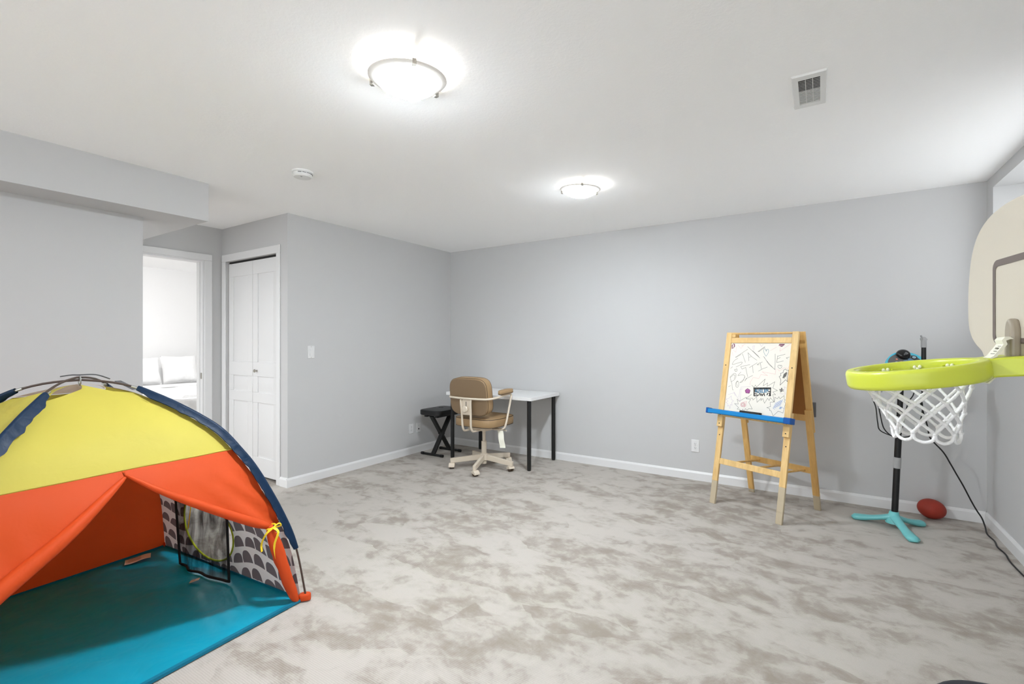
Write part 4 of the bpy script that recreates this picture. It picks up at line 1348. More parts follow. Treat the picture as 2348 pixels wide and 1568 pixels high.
# doodles
DOODLES = {'ink': [[(0.145, 0.774),(0.085, 0.736),(0.057, 0.68),(0.14, 0.7),(0.222, 0.72),(0.211, 0.686),(0.128, 0.645)], [(0.035, 0.62),(0.065, 0.647)], [(0.098, 0.788),(0.2, 0.849),(0.299, 0.909)], [(0.104, 0.783),(0.192, 0.832)], [(0.215, 0.845),(0.247, 0.787),(0.285, 0.718)], [(0.313, 0.86),(0.327, 0.806),(0.34, 0.74)], [(0.311, 0.857),(0.389, 0.799),(0.474, 0.755)], [(0.338, 0.792),(0.37, 0.803)], [(0.294, 0.947),(0.399, 0.874),(0.521, 0.787)], [(0.387, 0.89),(0.5, 0.806)], [(0.478, 0.875),(0.533, 0.917),(0.584, 0.948)], [(0.478, 0.875),(0.505, 0.884),(0.585, 0.94)], [(0.577, 0.812),(0.654, 0.735),(0.77, 0.641),(0.777, 0.653),(0.771, 0.747),(0.759, 0.849)], [(0.587, 0.805),(0.675, 0.704),(0.765, 0.645)], [(0.801, 0.818),(0.913, 0.848)], [(0.801, 0.826),(0.798, 0.732),(0.897, 0.757)], [(0.805, 0.783),(0.846, 0.802)], [(0.979, 0.811),(0.935, 0.798),(0.956, 0.788)], [(0.487, 0.689),(0.512, 0.71),(0.569, 0.732)], [(0.487, 0.689),(0.523, 0.694)], [(0.534, 0.719),(0.567, 0.632)], [(0.521, 0.601),(0.585, 0.637),(0.658, 0.664)], [(0.362, 0.644),(0.406, 0.671),(0.484, 0.717)], [(0.41, 0.671),(0.438, 0.573)], [(0.211, 0.653),(0.366, 0.688)], [(0.211, 0.653),(0.24, 0.617),(0.304, 0.648)], [(0.3, 0.64),(0.35, 0.511)], [(0.432, 0.536),(0.334, 0.486),(0.306, 0.447),(0.333, 0.494)], [(0.044, 0.485),(0.087, 0.395),(0.114, 0.306),(0.126, 0.307)], [(0.038, 0.489),(0.101, 0.547),(0.145, 0.533),(0.132, 0.465),(0.068, 0.423)], [(0.049, 0.485),(0.098, 0.53),(0.13, 0.519),(0.117, 0.468)], [(0.19, 0.44),(0.155, 0.409),(0.16, 0.367),(0.193, 0.349),(0.212, 0.388),(0.198, 0.432),(0.175, 0.441),(0.168, 0.409),(0.185, 0.369)], [(0.226, 0.575),(0.179, 0.522),(0.232, 0.533),(0.291, 0.528),(0.288, 0.475),(0.227, 0.422),(0.273, 0.441),(0.303, 0.509)], [(0.137, 0.578),(0.104, 0.596),(0.112, 0.611),(0.128, 0.606),(0.143, 0.621),(0.155, 0.604),(0.151, 0.583),(0.121, 0.582)], [(0.032, 0.35),(0.066, 0.365)], [(0.436, 0.396),(0.476, 0.37),(0.495, 0.404),(0.516, 0.377),(0.642, 0.497),(0.622, 0.401),(0.688, 0.445),(0.684, 0.398),(0.798, 0.468),(0.778, 0.382),(0.853, 0.353),(0.784, 0.328),(0.83, 0.294),(0.788, 0.294),(0.82, 0.194),(0.754, 0.249),(0.741, 0.209),(0.712, 0.237),(0.672, 0.164),(0.638, 0.226),(0.611, 0.196),(0.612, 0.228),(0.551, 0.167),(0.533, 0.24),(0.48, 0.192),(0.472, 0.219),(0.361, 0.204),(0.447, 0.268)], [(0.175, 0.113),(0.239, 0.112),(0.21, 0.182),(0.248, 0.153),(0.364, 0.221),(0.372, 0.197),(0.442, 0.196),(0.415, 0.154),(0.486, 0.066),(0.426, 0.067),(0.401, 0.041),(0.37, 0.061),(0.348, 0.019),(0.329, 0.049),(0.301, 0.013),(0.273, 0.042),(0.23, 0.038),(0.25, 0.064),(0.175, 0.113)], [(0.714, 0.11),(0.772, 0.128),(0.761, 0.188),(0.824, 0.198),(0.822, 0.259),(0.866, 0.244),(0.883, 0.272),(0.903, 0.247),(0.96, 0.294),(0.965, 0.245),(0.982, 0.24),(0.968, 0.216),(0.992, 0.192),(0.979, 0.12),(0.969, 0.063),(0.896, 0.081),(0.825, 0.008),(0.787, 0.072),(0.761, 0.077),(0.763, 0.096),(0.714, 0.11)], [(0.854, 0.649),(0.822, 0.671),(0.824, 0.694),(0.845, 0.699),(0.855, 0.684),(0.866, 0.7),(0.882, 0.689),(0.878, 0.665),(0.854, 0.649)]], 'black': [[(0.938, 0.649),(0.961, 0.631),(0.989, 0.636),(0.989, 0.594),(0.978, 0.548),(0.989, 0.481),(0.958, 0.505),(0.883, 0.428),(0.888, 0.497),(0.858, 0.541),(0.881, 0.558),(0.874, 0.588),(0.91, 0.598),(0.915, 0.632),(0.938, 0.649)], [(0.914, 0.525),(0.925, 0.583)], [(0.923, 0.53),(0.933, 0.589)], [(0.931, 0.535),(0.942, 0.595)], [(0.94, 0.541),(0.95, 0.601)], [(0.949, 0.546),(0.959, 0.606)], [(0.957, 0.551),(0.967, 0.612)], [(0.909, 0.533),(0.939, 0.523)], [(0.915, 0.544),(0.946, 0.534)], [(0.922, 0.555),(0.952, 0.545)], [(0.928, 0.566),(0.958, 0.556)], [(0.934, 0.577),(0.964, 0.567)], [(0.941, 0.588),(0.971, 0.578)], [(0.947, 0.599),(0.977, 0.589)], [(0.908, 0.392),(0.905, 0.361),(0.877, 0.37),(0.939, 0.371),(0.898, 0.334),(0.916, 0.392),(0.942, 0.349),(0.88, 0.355)], [(0.91, 0.376),(0.914, 0.339)]], 'purple': [[(0.036, 0.987),(0.013, 0.966),(0.017, 0.918),(0.041, 0.925),(0.064, 0.949),(0.057, 0.983),(0.036, 0.987)], [(0.023, 0.97),(0.029, 0.927)], [(0.05, 0.979),(0.052, 0.94)], [(0.806, 0.972),(0.851, 0.951),(0.889, 0.984),(0.817, 0.985),(0.806, 0.972)], [(0.818, 0.976),(0.873, 0.978)], [(0.828, 0.964),(0.87, 0.967)], [(0.37, 0.346),(0.333, 0.311),(0.353, 0.283),(0.399, 0.28),(0.417, 0.318),(0.37, 0.346)]], 'violet': [[(0.341, 0.328),(0.406, 0.333)], [(0.341, 0.321),(0.407, 0.327)], [(0.342, 0.315),(0.408, 0.32)], [(0.343, 0.309),(0.409, 0.314)], [(0.344, 0.302),(0.409, 0.308)], [(0.345, 0.296),(0.41, 0.301)], [(0.346, 0.289),(0.411, 0.295)], [(0.346, 0.283),(0.412, 0.288)]], 'teal': [[(0.618, 0.814),(0.577, 0.869),(0.572, 0.908),(0.592, 0.919),(0.614, 0.886),(0.624, 0.911),(0.647, 0.906),(0.648, 0.862),(0.618, 0.814)], [(0.609, 0.886),(0.609, 0.902),(0.618, 0.906)]], 'pink': [[(0.326, 0.109),(0.326, 0.101),(0.318, 0.096),(0.307, 0.097),(0.299, 0.107),(0.302, 0.119),(0.316, 0.126),(0.334, 0.122),(0.343, 0.108),(0.336, 0.091),(0.316, 0.082),(0.293, 0.089),(0.282, 0.109),(0.293, 0.131),(0.321, 0.14),(0.349, 0.129),(0.359, 0.104),(0.344, 0.078)]], 'pale pink': [[(0.402, 0.401),(0.406, 0.442),(0.445, 0.509),(0.538, 0.498),(0.567, 0.556),(0.676, 0.546),(0.581, 0.596),(0.795, 0.572),(0.795, 0.646)], [(0.119, 0.971),(0.18, 0.92),(0.214, 0.963),(0.186, 0.954),(0.25, 0.988)], [(0.043, 0.893),(0.098, 0.864),(0.097, 0.945)], [(0.032, 0.867),(0.05, 0.808)], [(0.794, 0.96),(0.828, 0.968),(0.828, 0.889),(0.984, 0.992)], [(0.679, 0.895),(0.77, 0.944)], [(0.331, 0.145),(0.38, 0.166),(0.371, 0.133),(0.383, 0.11),(0.358, 0.084),(0.33, 0.153),(0.368, 0.157),(0.366, 0.093)], [(0.82, 0.647),(0.849, 0.618),(0.92, 0.667),(0.979, 0.655),(0.998, 0.709)]], 'lilac': [[(0.038, 0.233),(0.149, 0.267),(0.175, 0.224),(0.137, 0.283),(0.268, 0.147),(0.255, 0.358),(0.414, 0.378)], [(0.236, 0.209),(0.24, 0.324),(0.296, 0.337)], [(0.012, 0.164),(0.057, 0.176),(0.101, 0.218),(0.109, 0.165),(0.15, 0.152),(0.119, 0.124),(0.135, 0.085),(0.103, 0.094),(0.102, 0.032),(0.075, 0.079),(0.052, 0.064),(0.052, 0.101),(0.014, 0.114),(0.052, 0.138),(0.012, 0.164)], [(0.379, 0.956),(0.396, 0.898)], [(0.407, 0.96),(0.41, 0.899)], [(0.379, 0.956),(0.416, 0.96)], [(0.496, 0.99),(0.529, 0.949),(0.552, 0.986)], [(0.891, 0.314),(0.974, 0.314),(0.947, 0.41),(0.982, 0.397)]], 'blue': [[(0.808, 0.116),(0.84, 0.097)], [(0.825, 0.135),(0.856, 0.115)], [(0.841, 0.153),(0.873, 0.134)], [(0.858, 0.172),(0.889, 0.152)], [(0.874, 0.19),(0.906, 0.17)], [(0.891, 0.208),(0.922, 0.189)], [(0.907, 0.226),(0.938, 0.207)], [(0.813, 0.109),(0.846, 0.189)], [(0.828, 0.115),(0.861, 0.196)], [(0.842, 0.122),(0.875, 0.204)], [(0.857, 0.128),(0.889, 0.211)], [(0.871, 0.134),(0.904, 0.219)], [(0.886, 0.14),(0.918, 0.226)], [(0.9, 0.146),(0.932, 0.233)], [(0.914, 0.152),(0.946, 0.241)], [(0.905, 0.112),(0.919, 0.14)], [(0.912, 0.113),(0.926, 0.14)], [(0.919, 0.113),(0.932, 0.141)], [(0.925, 0.114),(0.939, 0.142)], [(0.932, 0.115),(0.945, 0.142)], [(0.953, 0.136),(0.975, 0.119)]], 'sign black': [[(0.474, 0.362),(0.478, 0.344)], [(0.492, 0.363),(0.496, 0.346)], [(0.511, 0.364),(0.515, 0.347)], [(0.529, 0.366),(0.533, 0.349)], [(0.547, 0.367),(0.551, 0.35)], [(0.565, 0.368),(0.569, 0.351)], [(0.583, 0.37),(0.587, 0.353)], [(0.6, 0.371),(0.604, 0.354)], [(0.618, 0.372),(0.622, 0.356)], [(0.636, 0.374),(0.64, 0.357)], [(0.653, 0.375),(0.657, 0.358)], [(0.671, 0.377),(0.675, 0.36)], [(0.688, 0.378),(0.692, 0.361)], [(0.706, 0.379),(0.71, 0.362)], [(0.723, 0.38),(0.727, 0.364)], [(0.74, 0.382),(0.744, 0.365)], [(0.484, 0.299),(0.49, 0.252)], [(0.496, 0.36),(0.495, 0.324)], [(0.488, 0.308),(0.543, 0.308)], [(0.6, 0.289),(0.621, 0.264),(0.635, 0.288)], [(0.576, 0.295),(0.594, 0.265)], [(0.647, 0.301),(0.66, 0.267)], [(0.719, 0.33),(0.75, 0.325)], [(0.73, 0.273),(0.755, 0.279)], [(0.743, 0.379),(0.75, 0.273)], [(0.54, 0.257),(0.566, 0.271)], [(0.73, 0.308),(0.741, 0.286)], [(0.474, 0.36),(0.493, 0.255)], [(0.698, 0.282),(0.708, 0.306)], [(0.475, 0.358),(0.746, 0.379)], [(0.495, 0.252),(0.549, 0.258)], [(0.501, 0.281),(0.537, 0.28)]], 'sign blue': [[(0.507, 0.345),(0.507, 0.301)], [(0.507, 0.341),(0.531, 0.335),(0.512, 0.322),(0.538, 0.312)], [(0.552, 0.309),(0.548, 0.356)], [(0.566, 0.306),(0.574, 0.354),(0.593, 0.304)], [(0.596, 0.356),(0.605, 0.305)], [(0.614, 0.357),(0.623, 0.305),(0.637, 0.312)], [(0.646, 0.364),(0.652, 0.309)], [(0.662, 0.361),(0.666, 0.314)], [(0.681, 0.312),(0.681, 0.362),(0.706, 0.329),(0.705, 0.368)], [(0.525, 0.307),(0.571, 0.299)]]}
INK = {'ink': ((92, 92, 86), 0.0022), 'black': ((36, 32, 30), 0.0026), 'purple': ((112, 22, 78), 0.0042), 'violet': ((176, 92, 160), 0.0046), 'teal': ((112, 150, 160), 0.0026),
       'pink': ((206, 96, 128), 0.0028), 'pale pink': ((226, 190, 186), 0.0024), 'lilac': ((200, 186, 200), 0.0024), 'blue': ((132, 156, 196), 0.0022),
       'sign black': ((34, 32, 30), 0.0070), 'sign blue': ((72, 128, 160), 0.0055)}
NAMES = {'ink': ('lettering', 'hand-drawn black capital letters'), 'sign black': ('drawn_sign', 'black speckled drawn sign'), 'sign blue': ('sign_letters', 'blue letters in the drawn sign')}
DOODLES = [(k, k, v) for k, v in DOODLES.items()]
_ink = DOODLES[0][2]
_cut = next(i for i, q in enumerate(_ink) if len(q) == 8 and abs(q[0][0] - q[-1][0]) < 0.03)
DOODLES[0] = ('ink', 'ink', _ink[:_cut])
DOODLES.append(('ink', 'thin black burst and heart', _ink[_cut:]))
for k, kn, strokes in DOODLES:
    c, wd = INK[k]
    mt = simple(kn.replace(' ', '_') + '_marker', c, 0.6)
    mb = MB()
    lift = 0.0097 if k.startswith('sign') else 0.0094
    for st_ in strokes:
        if (kn == 'ink' and len(st_) >= 5) or k in ('teal', 'pink'):
            st_ = [(q.x, q.y) for q in spline([(u, v, 0) for u, v in st_], 6)]
        pts = [(BX0 + u * (BX1 - BX0), BA0 + v * (BA1 - BA0)) for u, v in st_]
        for (x1, y1), (x2, y2) in zip(pts, pts[1:]):
            dx, dy = x2 - x1, y2 - y1
            L = math.hypot(dx, dy)
            if L < 1e-6:
                continue
            px, py = -dy / L * wd / 2, dx / L * wd / 2
            ex_, ey_ = dx / L * wd * 0.4, dy / L * wd * 0.4
            quad = [(x1 - ex_ + px, y1 - ey_ + py), (x1 - ex_ - px, y1 - ey_ - py), (x2 + ex_ - px, y2 + ey_ - py), (x2 + ex_ + px, y2 + ey_ + py)]
            quad = [(min(max(a, BX0), BX1), min(max(b, BA0), BA1)) for a, b in quad]
            mb.face([mb.bm.verts.new(f(a, lift, b)) for a, b in quad])
    nm, lb = NAMES.get(kn, ('doodle', kn + ' marker doodles'))
    mb.build(nm, mt, board, smooth=False, label=lb)
# tray
def tray_box(side, mat_a, mat_b):
    f = frame_map(side)
    mb = MB()
    a0 = 0.700 * ZK
    xl, xr = -0.352, 0.318
    pr = [(0.020, 0.0), (0.076, 0.0), (0.082, 0.006), (0.082, 0.034), (0.077, 0.036), (0.074, 0.008), (0.026, 0.008), (0.024, 0.040), (0.020, 0.040)]
    mb.prism(pr, lambda d, a, x: f(x, d, a0 + a), xl, xr)
    tr = mb.build('tray', mat_a, ez)
    for x0, x1 in ((xl - 0.004, xl + 0.012), (xr - 0.046, xr + 0.004)):
        mb = MB(); fbox(mb, f, x0, x1, 0.0185, 0.086, a0 - 0.003, a0 + 0.042)
        mb.build('tray_end', mat_b, tr, bevel=0.004, label='darker blue moulded tray end')
    return tr
tray_box(-1, 'tray_blue', 'tray_cap')
# dowels between the cross rails
for x in (-0.16, 0.03, 0.20):
    a = frame_map(-1)(x, -0.018, 0.337 * ZK); b = frame_map(1)(x, -0.018, 0.307 * ZK)
    mb = MB(); mb.cyl(a, b, 0.0085, 14); mb.build('dowel', 'wood_dark', ez)
# things in the tray
EM = Matrix.Translation(ez.location) @ Matrix.Rotation(ez.rotation_euler.z, 4, 'Z')
def efree(name, label, cat, build):
    o = build()
    o.matrix_world = EM
    return tag(o, label, cat)
def bl_eraser():
    mb = MB(); fbox(mb, f, -0.075, 0.085, 0.030, 0.068, 0.7095 * ZK, 0.7395 * ZK + 0.012)
    return mb.build('felt_eraser', 'eraser', None, bevel=0.004)
efree('felt_eraser', 'black felt eraser lying in the blue easel tray', 'eraser', bl_eraser)
def marker(label, x0, dep, mat, capm, ln=0.085):
    o = thing('marker_pen', label, 'marker')
    o.matrix_world = EM
    al = 0.711 * ZK + 0.0085
    mb = MB(); mb.cyl(f(x0, dep, al), f(x0 + ln, dep, al), 0.0075, 14); mb.build('barrel', mat, o)
    mb = MB(); mb.cyl(f(x0 + ln, dep, al), f(x0 + ln + 0.035, dep, al), 0.0078, 14); mb.build('pen_cap', capm, o)
    return o
marker('dark purple marker at the left end of the blue easel tray', -0.325, 0.062, 'marker_purple', 'red', 0.06)
marker('thin white marker in the easel tray beside the purple one', -0.175, 0.060, 'white_plastic', 'white_plastic', 0.06)

# ------------------------------------------------------------------ toy microphone stand
MS = V((0.435, 4.246, 0))
ms = thing('toy_microphone_stand', 'black toy microphone stand with aqua three-legged base in the right corner', 'microphone stand', MS)
def ms_foot(tip, h=0.0):
    tip = V((tip[0] - MS.x, tip[1] - MS.y, 0))
    L = tip.length; d = tip.normalized()
    pts, rad = [], []
    for k in range(15):
        q = k / 14
        pts.append(d * (L * q) + V((0, 0, 0.060 * (1 - q) ** 1.6 + 0.016)))
        rad.append((0.034 - 0.006 * math.sin(PI * min(1, q * 1.2)) + (0.002 if q > 0.6 else 0)) * (1.0 if q < 0.9 else math.sqrt(max(0.06, 1 - ((q - 0.9) / 0.1) ** 2))))
    mb = MB()
    mb.sweep(pts, [(math.cos(2 * PI * i / 16), 0.62 * math.sin(2 * PI * i / 16)) for i in range(16)], up=(0, 0, 1), scales=rad)
    for v in mb.bm.verts:
        v.co.z = max(v.co.z, 0.001)
    return mb.build('foot', 'aqua', ms, angle=70)
ms_foot((0.194, 4.297)); ms_foot((0.614, 4.39)); ms_foot((0.516, 3.964))
MB().lathe([(0.0, 0.03), (0.050, 0.03), (0.046, 0.055), (0.032, 0.085), (0.0255, 0.11), (0, 0.11)], None, 32, False).build('base_collar', 'aqua', ms)
tilt = V((0.038, -0.002, 1.0))
def mp(z):
    return V((tilt.x * z, tilt.y * z, z))
mb = MB(); mb.cyl(mp(0.09), mp(0.62), 0.0195, 24); pl = mb.build('pole', 'black_paint', ms)
mb = MB(); mb.cyl(mp(0.62), mp(1.00), 0.0165, 24); mb.build('pole', 'black_paint', ms)
for z0, z1, r in ((0.415, 0.49, 0.0225), (0.70, 0.775, 0.0215)):
    mb = MB(); mb.cyl(mp(z0), mp(z1), r, 24); mb.build('clamp_collar', 'grey_plastic', ms)
# console at the top, tilted to the front
CR = V((0.84, 0.543, 0)); CFW = V((0.543, -0.84, 0))
Zc = 1.128
ctr = mp(Zc) + CR * 0.060
nrm = (CFW * 0.78 + V((0, 0, 1)) * 0.66).normalized()
upv = (V((0, 0, 1)) - nrm * nrm.z).normalized()
rgt = upv.cross(nrm).normalized()
_r = rgt * math.cos(0.30) + upv * math.sin(0.30); upv = upv * math.cos(0.30) - rgt * math.sin(0.30); rgt = _r
B4 = Matrix(((rgt.x, upv.x, nrm.x, ctr.x), (rgt.y, upv.y, nrm.y, ctr.y), (rgt.z, upv.z, nrm.z, ctr.z), (0, 0, 0, 1)))
def disc(mb, cx, cy, rx, ry, z0, z1, segs=40):
    a = [(cx + rx * math.cos(2 * PI * k / segs), cy + ry * math.sin(2 * PI * k / segs)) for k in range(segs)]
    mb.prism(a, lambda x, y, z: B4 @ V((x, y, z)), z0, z1)
mb = MB(); disc(mb, 0.0, 0, 0.150, 0.128, -0.045, 0.0); cons = mb.build('console', 'cyan', ms, bevel=0.008)
mb = MB(); disc(mb, -0.028, -0.006, 0.136, 0.116, 0.0, 0.007); pan = mb.build('control_panel', 'dark_panel', cons, bevel=0.003)
mb = MB(); mb.ellipsoid(B4 @ V((0.015, 0.088, 0.012)), (0.046, 0.040, 0.034), B4.to_3x3(), 14, 24); mb.build('speaker_dome', 'gloss_black', cons)
for nm, lst, mt in (('panel_button', [(-0.098, 0.018, 0.013, 0.012)], 'red'), ('panel_button', [(-0.082, 0.046, 0.012, 0.008)], 'pale_blue'), ('panel_button', [(-0.058, 0.070, 0.006, 0.006)], 'salmon'),
                    ('panel_picture', [(-0.050, 0.022, 0.030, 0.026)], 'salmon'), ('panel_picture', [(-0.01, 0.03, 0.024, 0.018), (0.030, 0.030, 0.020, 0.022)], 'slate_blue'),
                    ('panel_display', [(0.075, 0.048, 0.022, 0.016)], 'gloss_black')):
    mb = MB()
    for (cx, cy, rx, ry) in lst:
        disc(mb, cx, cy, rx, ry, 0.006, 0.0125 if nm == 'panel_button' else 0.009, 24)
    o = mb.build(nm, mt, pan, bevel=0.001)
    if nm == 'panel_display':
        mb = MB(); disc(mb, 0.073, 0.048, 0.015, 0.010, 0.009, 0.0098, 20); mb.build('display_glass', 'pale_blue', o)
# microphone arm on the right
armb = mp(1.115) + CR * 0.152
mb = MB()
mb.beam(ctr + CR * 0.06 - V((0, 0, 0.02)), armb - V((0, 0, 0.02)), 0.03, 0.025)
mb.build('arm_bracket', 'cyan', ms, bevel=0.004)
mb = MB(); mb.cyl(V((armb.x, armb.y, 0.93)), V((armb.x, armb.y, 1.265)), 0.0135, 18); am = mb.build('microphone_arm', 'black_paint', ms)
mb = MB(); mb.cyl(V((armb.x, armb.y, 1.255)), V((armb.x, armb.y, 1.305)), 0.0165, 18)
mb.prism([(-0.016, 0), (0.016, 0), (0.016, 0.008), (-0.002, 0.024), (-0.016, 0.016)], lambda x, z, q: V((armb.x, armb.y, 1.305)) + CR * x + V((0, 0, z)) + CFW * q, -0.012, 0.012)
mb.cyl(V((armb.x, armb.y, 1.318)) - CR * 0.006, V((armb.x, armb.y, 1.338)) - CR * 0.020, 0.006, 10)
mb.build('microphone_clip', 'grey_plastic', am)
mb = MB(); mb.cyl(V((armb.x, armb.y, 0.90)), V((armb.x, armb.y, 0.94)), 0.019, 16); mb.build('arm_grip', 'grey_plastic', am)
lb_ = mp(1.115) - CR * 0.160
mb = MB(); mb.cyl(V((lb_.x, lb_.y, 0.965)), V((lb_.x, lb_.y, 1.10)), 0.0125, 16); mb.cyl(V((lb_.x, lb_.y, 0.945)), V((lb_.x, lb_.y, 0.975)), 0.02, 16)
mb.beam(V((lb_.x, lb_.y, 1.08)), ctr - CR * 0.08 - V((0, 0, 0.03)), 0.03, 0.025)
mb.build('microphone_arm', 'grey_plastic', ms)
# its cords
def P(a, z, dep=0.0):
    return V((MS.x, MS.y, 0)) + CR * a + CFW * dep + V((0, 0, z))
c1 = spline([P(-0.155, 0.95, 0.0), P(-0.165, 0.90, 0.02), P(-0.150, 0.84, 0.03), P(-0.145, 0.74, 0.04), P(-0.125, 0.68, 0.04), P(-0.02, 0.638, 0.034), P(0.05, 0.635, 0.034), P(0.10, 0.65, 0.03), P(0.14, 0.70, 0.03), P(0.175, 0.78, 0.02), P(0.19, 0.86, 0.01), P(0.178, 0.90, 0.0)], 8)
mb = MB(); mb.tube([p - MS for p in c1], 0.0036, 8); mb.build('cord', 'cord', ms)
c2 = spline([P(-0.155, 0.95, -0.005), P(-0.135, 0.86, 0.03), P(-0.125, 0.80, 0.035), P(-0.10, 0.70, 0.035), P(-0.05, 0.648, 0.032), P(-0.004, 0.63, 0.033), P(0.02, 0.655, 0.036), P(0.03, 0.70, 0.034), P(0.07, 0.86, 0.03), P(0.12, 0.93, 0.02), P(0.14, 1.0, 0.0)], 8)
mb = MB(); mb.tube([p - MS for p in c2], 0.0036, 8); mb.build('cord', 'cord', ms)
pc = spline([P(0.175, 0.92), P(0.185, 0.84, 0.01), P(0.235, 0.70, 0.0), P(0.262, 0.62, -0.01), (0.718, 4.40, 0.53), (0.76, 4.43, 0.45), (0.80, 4.47, 0.37), (0.845, 4.51, 0.28), (0.89, 4.55, 0.18), (0.925, 4.58, 0.11), (0.952, 4.585, 0.06), (0.955, 4.52, 0.022), (0.940, 4.40, 0.008), (0.948, 4.28, 0.006), (0.936, 4.16, 0.006), (0.945, 4.05, 0.006), (0.935, 3.9, 0.006), (0.945, 3.6, 0.006), (0.945, 3.2, 0.006)], 8)
mb = MB(); mb.tube([p - MS for p in pc], 0.0045, 8); mb.build('power_cord', 'cord', ms, label='long black cord trailing to the floor along the right wall')

# ball
mb = MB(); mb.ellipsoid((0, 0, 0), (0.092, 0.070, 0.070), (Matrix.Rotation(0.55, 3, 'Z') @ Matrix.Rotation(0.26, 3, 'Y')), 24, 36)
bl = mb.build('toy_football', 'ball', None, loc=(0.686, 4.590, 0.074))
tag(bl, 'small brick red toy football on the carpet against the back wall', 'ball')

# ------------------------------------------------------------------ basketball hoop
NV = V((-0.987, -0.160, 0)).normalized()      # from the board into the room
BV = V((-0.160, 0.987, 0)).normalized()       # along the board, away from the camera
BP = V((0.468, 1.920, 0))
hp = thing('basketball_hoop', 'lime green rimmed toy basketball hoop with cream backboard at the right edge', 'basketball hoop', BP)
def hb(n, b, z):
    return NV * n + BV * b + V((0, 0, z))
half = [(0.06, 1.236), (0.166, 1.240), (0.193, 1.260), (0.232, 1.282), (0.262, 1.308), (0.281, 1.345), (0.287, 1.40), (0.285, 1.46), (0.279, 1.51), (0.265, 1.57), (0.237, 1.622), (0.195, 1.66), (0.14, 1.685), (0.07, 1.699), (0.0, 1.703)]
half = [(q.x, q.y) for q in spline([(x, z, 0) for x, z in half], 5)]
outl = half + [(-x, z) for x, z in reversed(half[:-1])]
mb = MB(); mb.prism(outl, lambda b, z, n: hb(n, b, z), -0.030, 0.0)
bb_ = mb.build('backboard', 'backboard', hp, bevel=0.005, seg=3, angle=30)
mb = MB(); mb.tube([hb(-0.015, b, z) for b, z in outl], 0.0, 4) if False else None
# painted square
mb = MB()
x0, x1, z0, z1, wv, rr = 0.113, -0.113, 1.290, 1.540, 0.016, 0.028
def rrect(xh, za, zb, r):
    pts = []
    for cx, cz, a0 in ((xh - r, zb - r, 0), (-(xh - r), zb - r, 90), (-(xh - r), za + r, 180), (xh - r, za + r, 270)):
        for k in range(7):
            a = math.radians(a0 + 15 * k)
            pts.append((cx + r * math.cos(a), cz + r * math.sin(a)))
    return pts
o1 = rrect(0.121, 1.286, 1.540, 0.026); o2 = rrect(0.105, 1.302, 1.520, 0.014)
va = [mb.bm.verts.new(hb(0.0012, b, z)) for b, z in o1]; vb = [mb.bm.verts.new(hb(0.0012, b, z)) for b, z in o2]
for i in range(len(va)):
    j = (i + 1) % len(va)
    mb.face([va[i], va[j], vb[j], vb[i]])
mb.build('painted_square', 'taupe', bb_, smooth=False)
# bracket that locks the rim
arch = [(-0.021, 1.20), (-0.020, 1.29)] + [(0.019 * math.cos(PI - PI * k / 12), 1.312 + 0.046 * math.sin(PI - PI * k / 12)) for k in range(13)] + [(0.020, 1.29), (0.021, 1.20)]
mb = MB(); mb.prism(arch, lambda b, z, n: hb(n, b - 0.011, z), -0.002, 0.022)
mb.build('rim_bracket', 'bracket', hp, bevel=0.008, seg=4, angle=45)
# rim
RC = V((0.241, 1.885, 1.194)) - BP
RX = (NV + V((0, 0, -0.145))).normalized()
RY = (BV + V((0, 0, 0.012))).normalized()
RZ = RX.cross(RY).normalized()
if RZ.z < 0:
    RZ = -RZ
RR = 0.156
prim = []
hw, hh = 0.015, 0.028
for k in range(24):
    a = 2 * PI * k / 24
    ca, sa = math.cos(a), math.sin(a)
    q = (abs(ca) ** 5 + abs(sa) ** 5) ** (-1 / 5)
    prim.append((hw * q * ca, hh * q * sa))
mb = MB()
mb.sweep([RC + RX * (RR * math.cos(2 * PI * k / 72)) + RY * (RR * math.sin(2 * PI * k / 72)) for k in range(72)], prim, closed=True, up=RZ)
# arm from the rim to the board, flaring
p1 = RC - RX * (RR - 0.004)
armp = [(p1, 0.10), (p1 - RX * 0.02, 0.105), (hb(0.035, (RC - RX * RR).dot(BV), 1.222), 0.125), (hb(-0.002, (RC - RX * RR).dot(BV), 1.226), 0.15)]
rows = []
for p, w in armp:
    rows.append([mb.bm.verts.new(p + BV * (i * w / 2) + V((0, 0, j * 0.0275))) for i, j in ((-1, -1), (1, -1), (1, 1), (-1, 1))])
for a, b in zip(rows, rows[1:]):
    for i in range(4):
        mb.face([a[i], a[(i + 1) % 4], b[(i + 1) % 4], b[i]])
mb.face(rows[0][::-1]); mb.face(rows[-1])
rim = mb.build('rim', 'lime', hp, angle=45, bevel=0.007, seg=3)
mb = MB()
rib_ = [(0.0, -0.012), (0.008, -0.012), (0.008, 0.006), (0.0, 0.006)]
NH = 10
for k in range(NH):
    a0 = 2 * PI * (k + 0.28) / NH; a1 = 2 * PI * (k + 0.86) / NH
    pts = [RC + RX * ((RR - hw - 0.005) * math.cos(a0 + (a1 - a0) * q / 8)) + RY * ((RR - hw - 0.005) * math.sin(a0 + (a1 - a0) * q / 8)) + RZ * 0.004 for q in range(9)]
    mb.sweep(pts, [(-0.006, -0.005), (0.006, -0.005), (0.006, 0.005), (-0.006, 0.005)], up=RZ)
mb.build('rim_ledge', 'lime', rim)
hookp = []
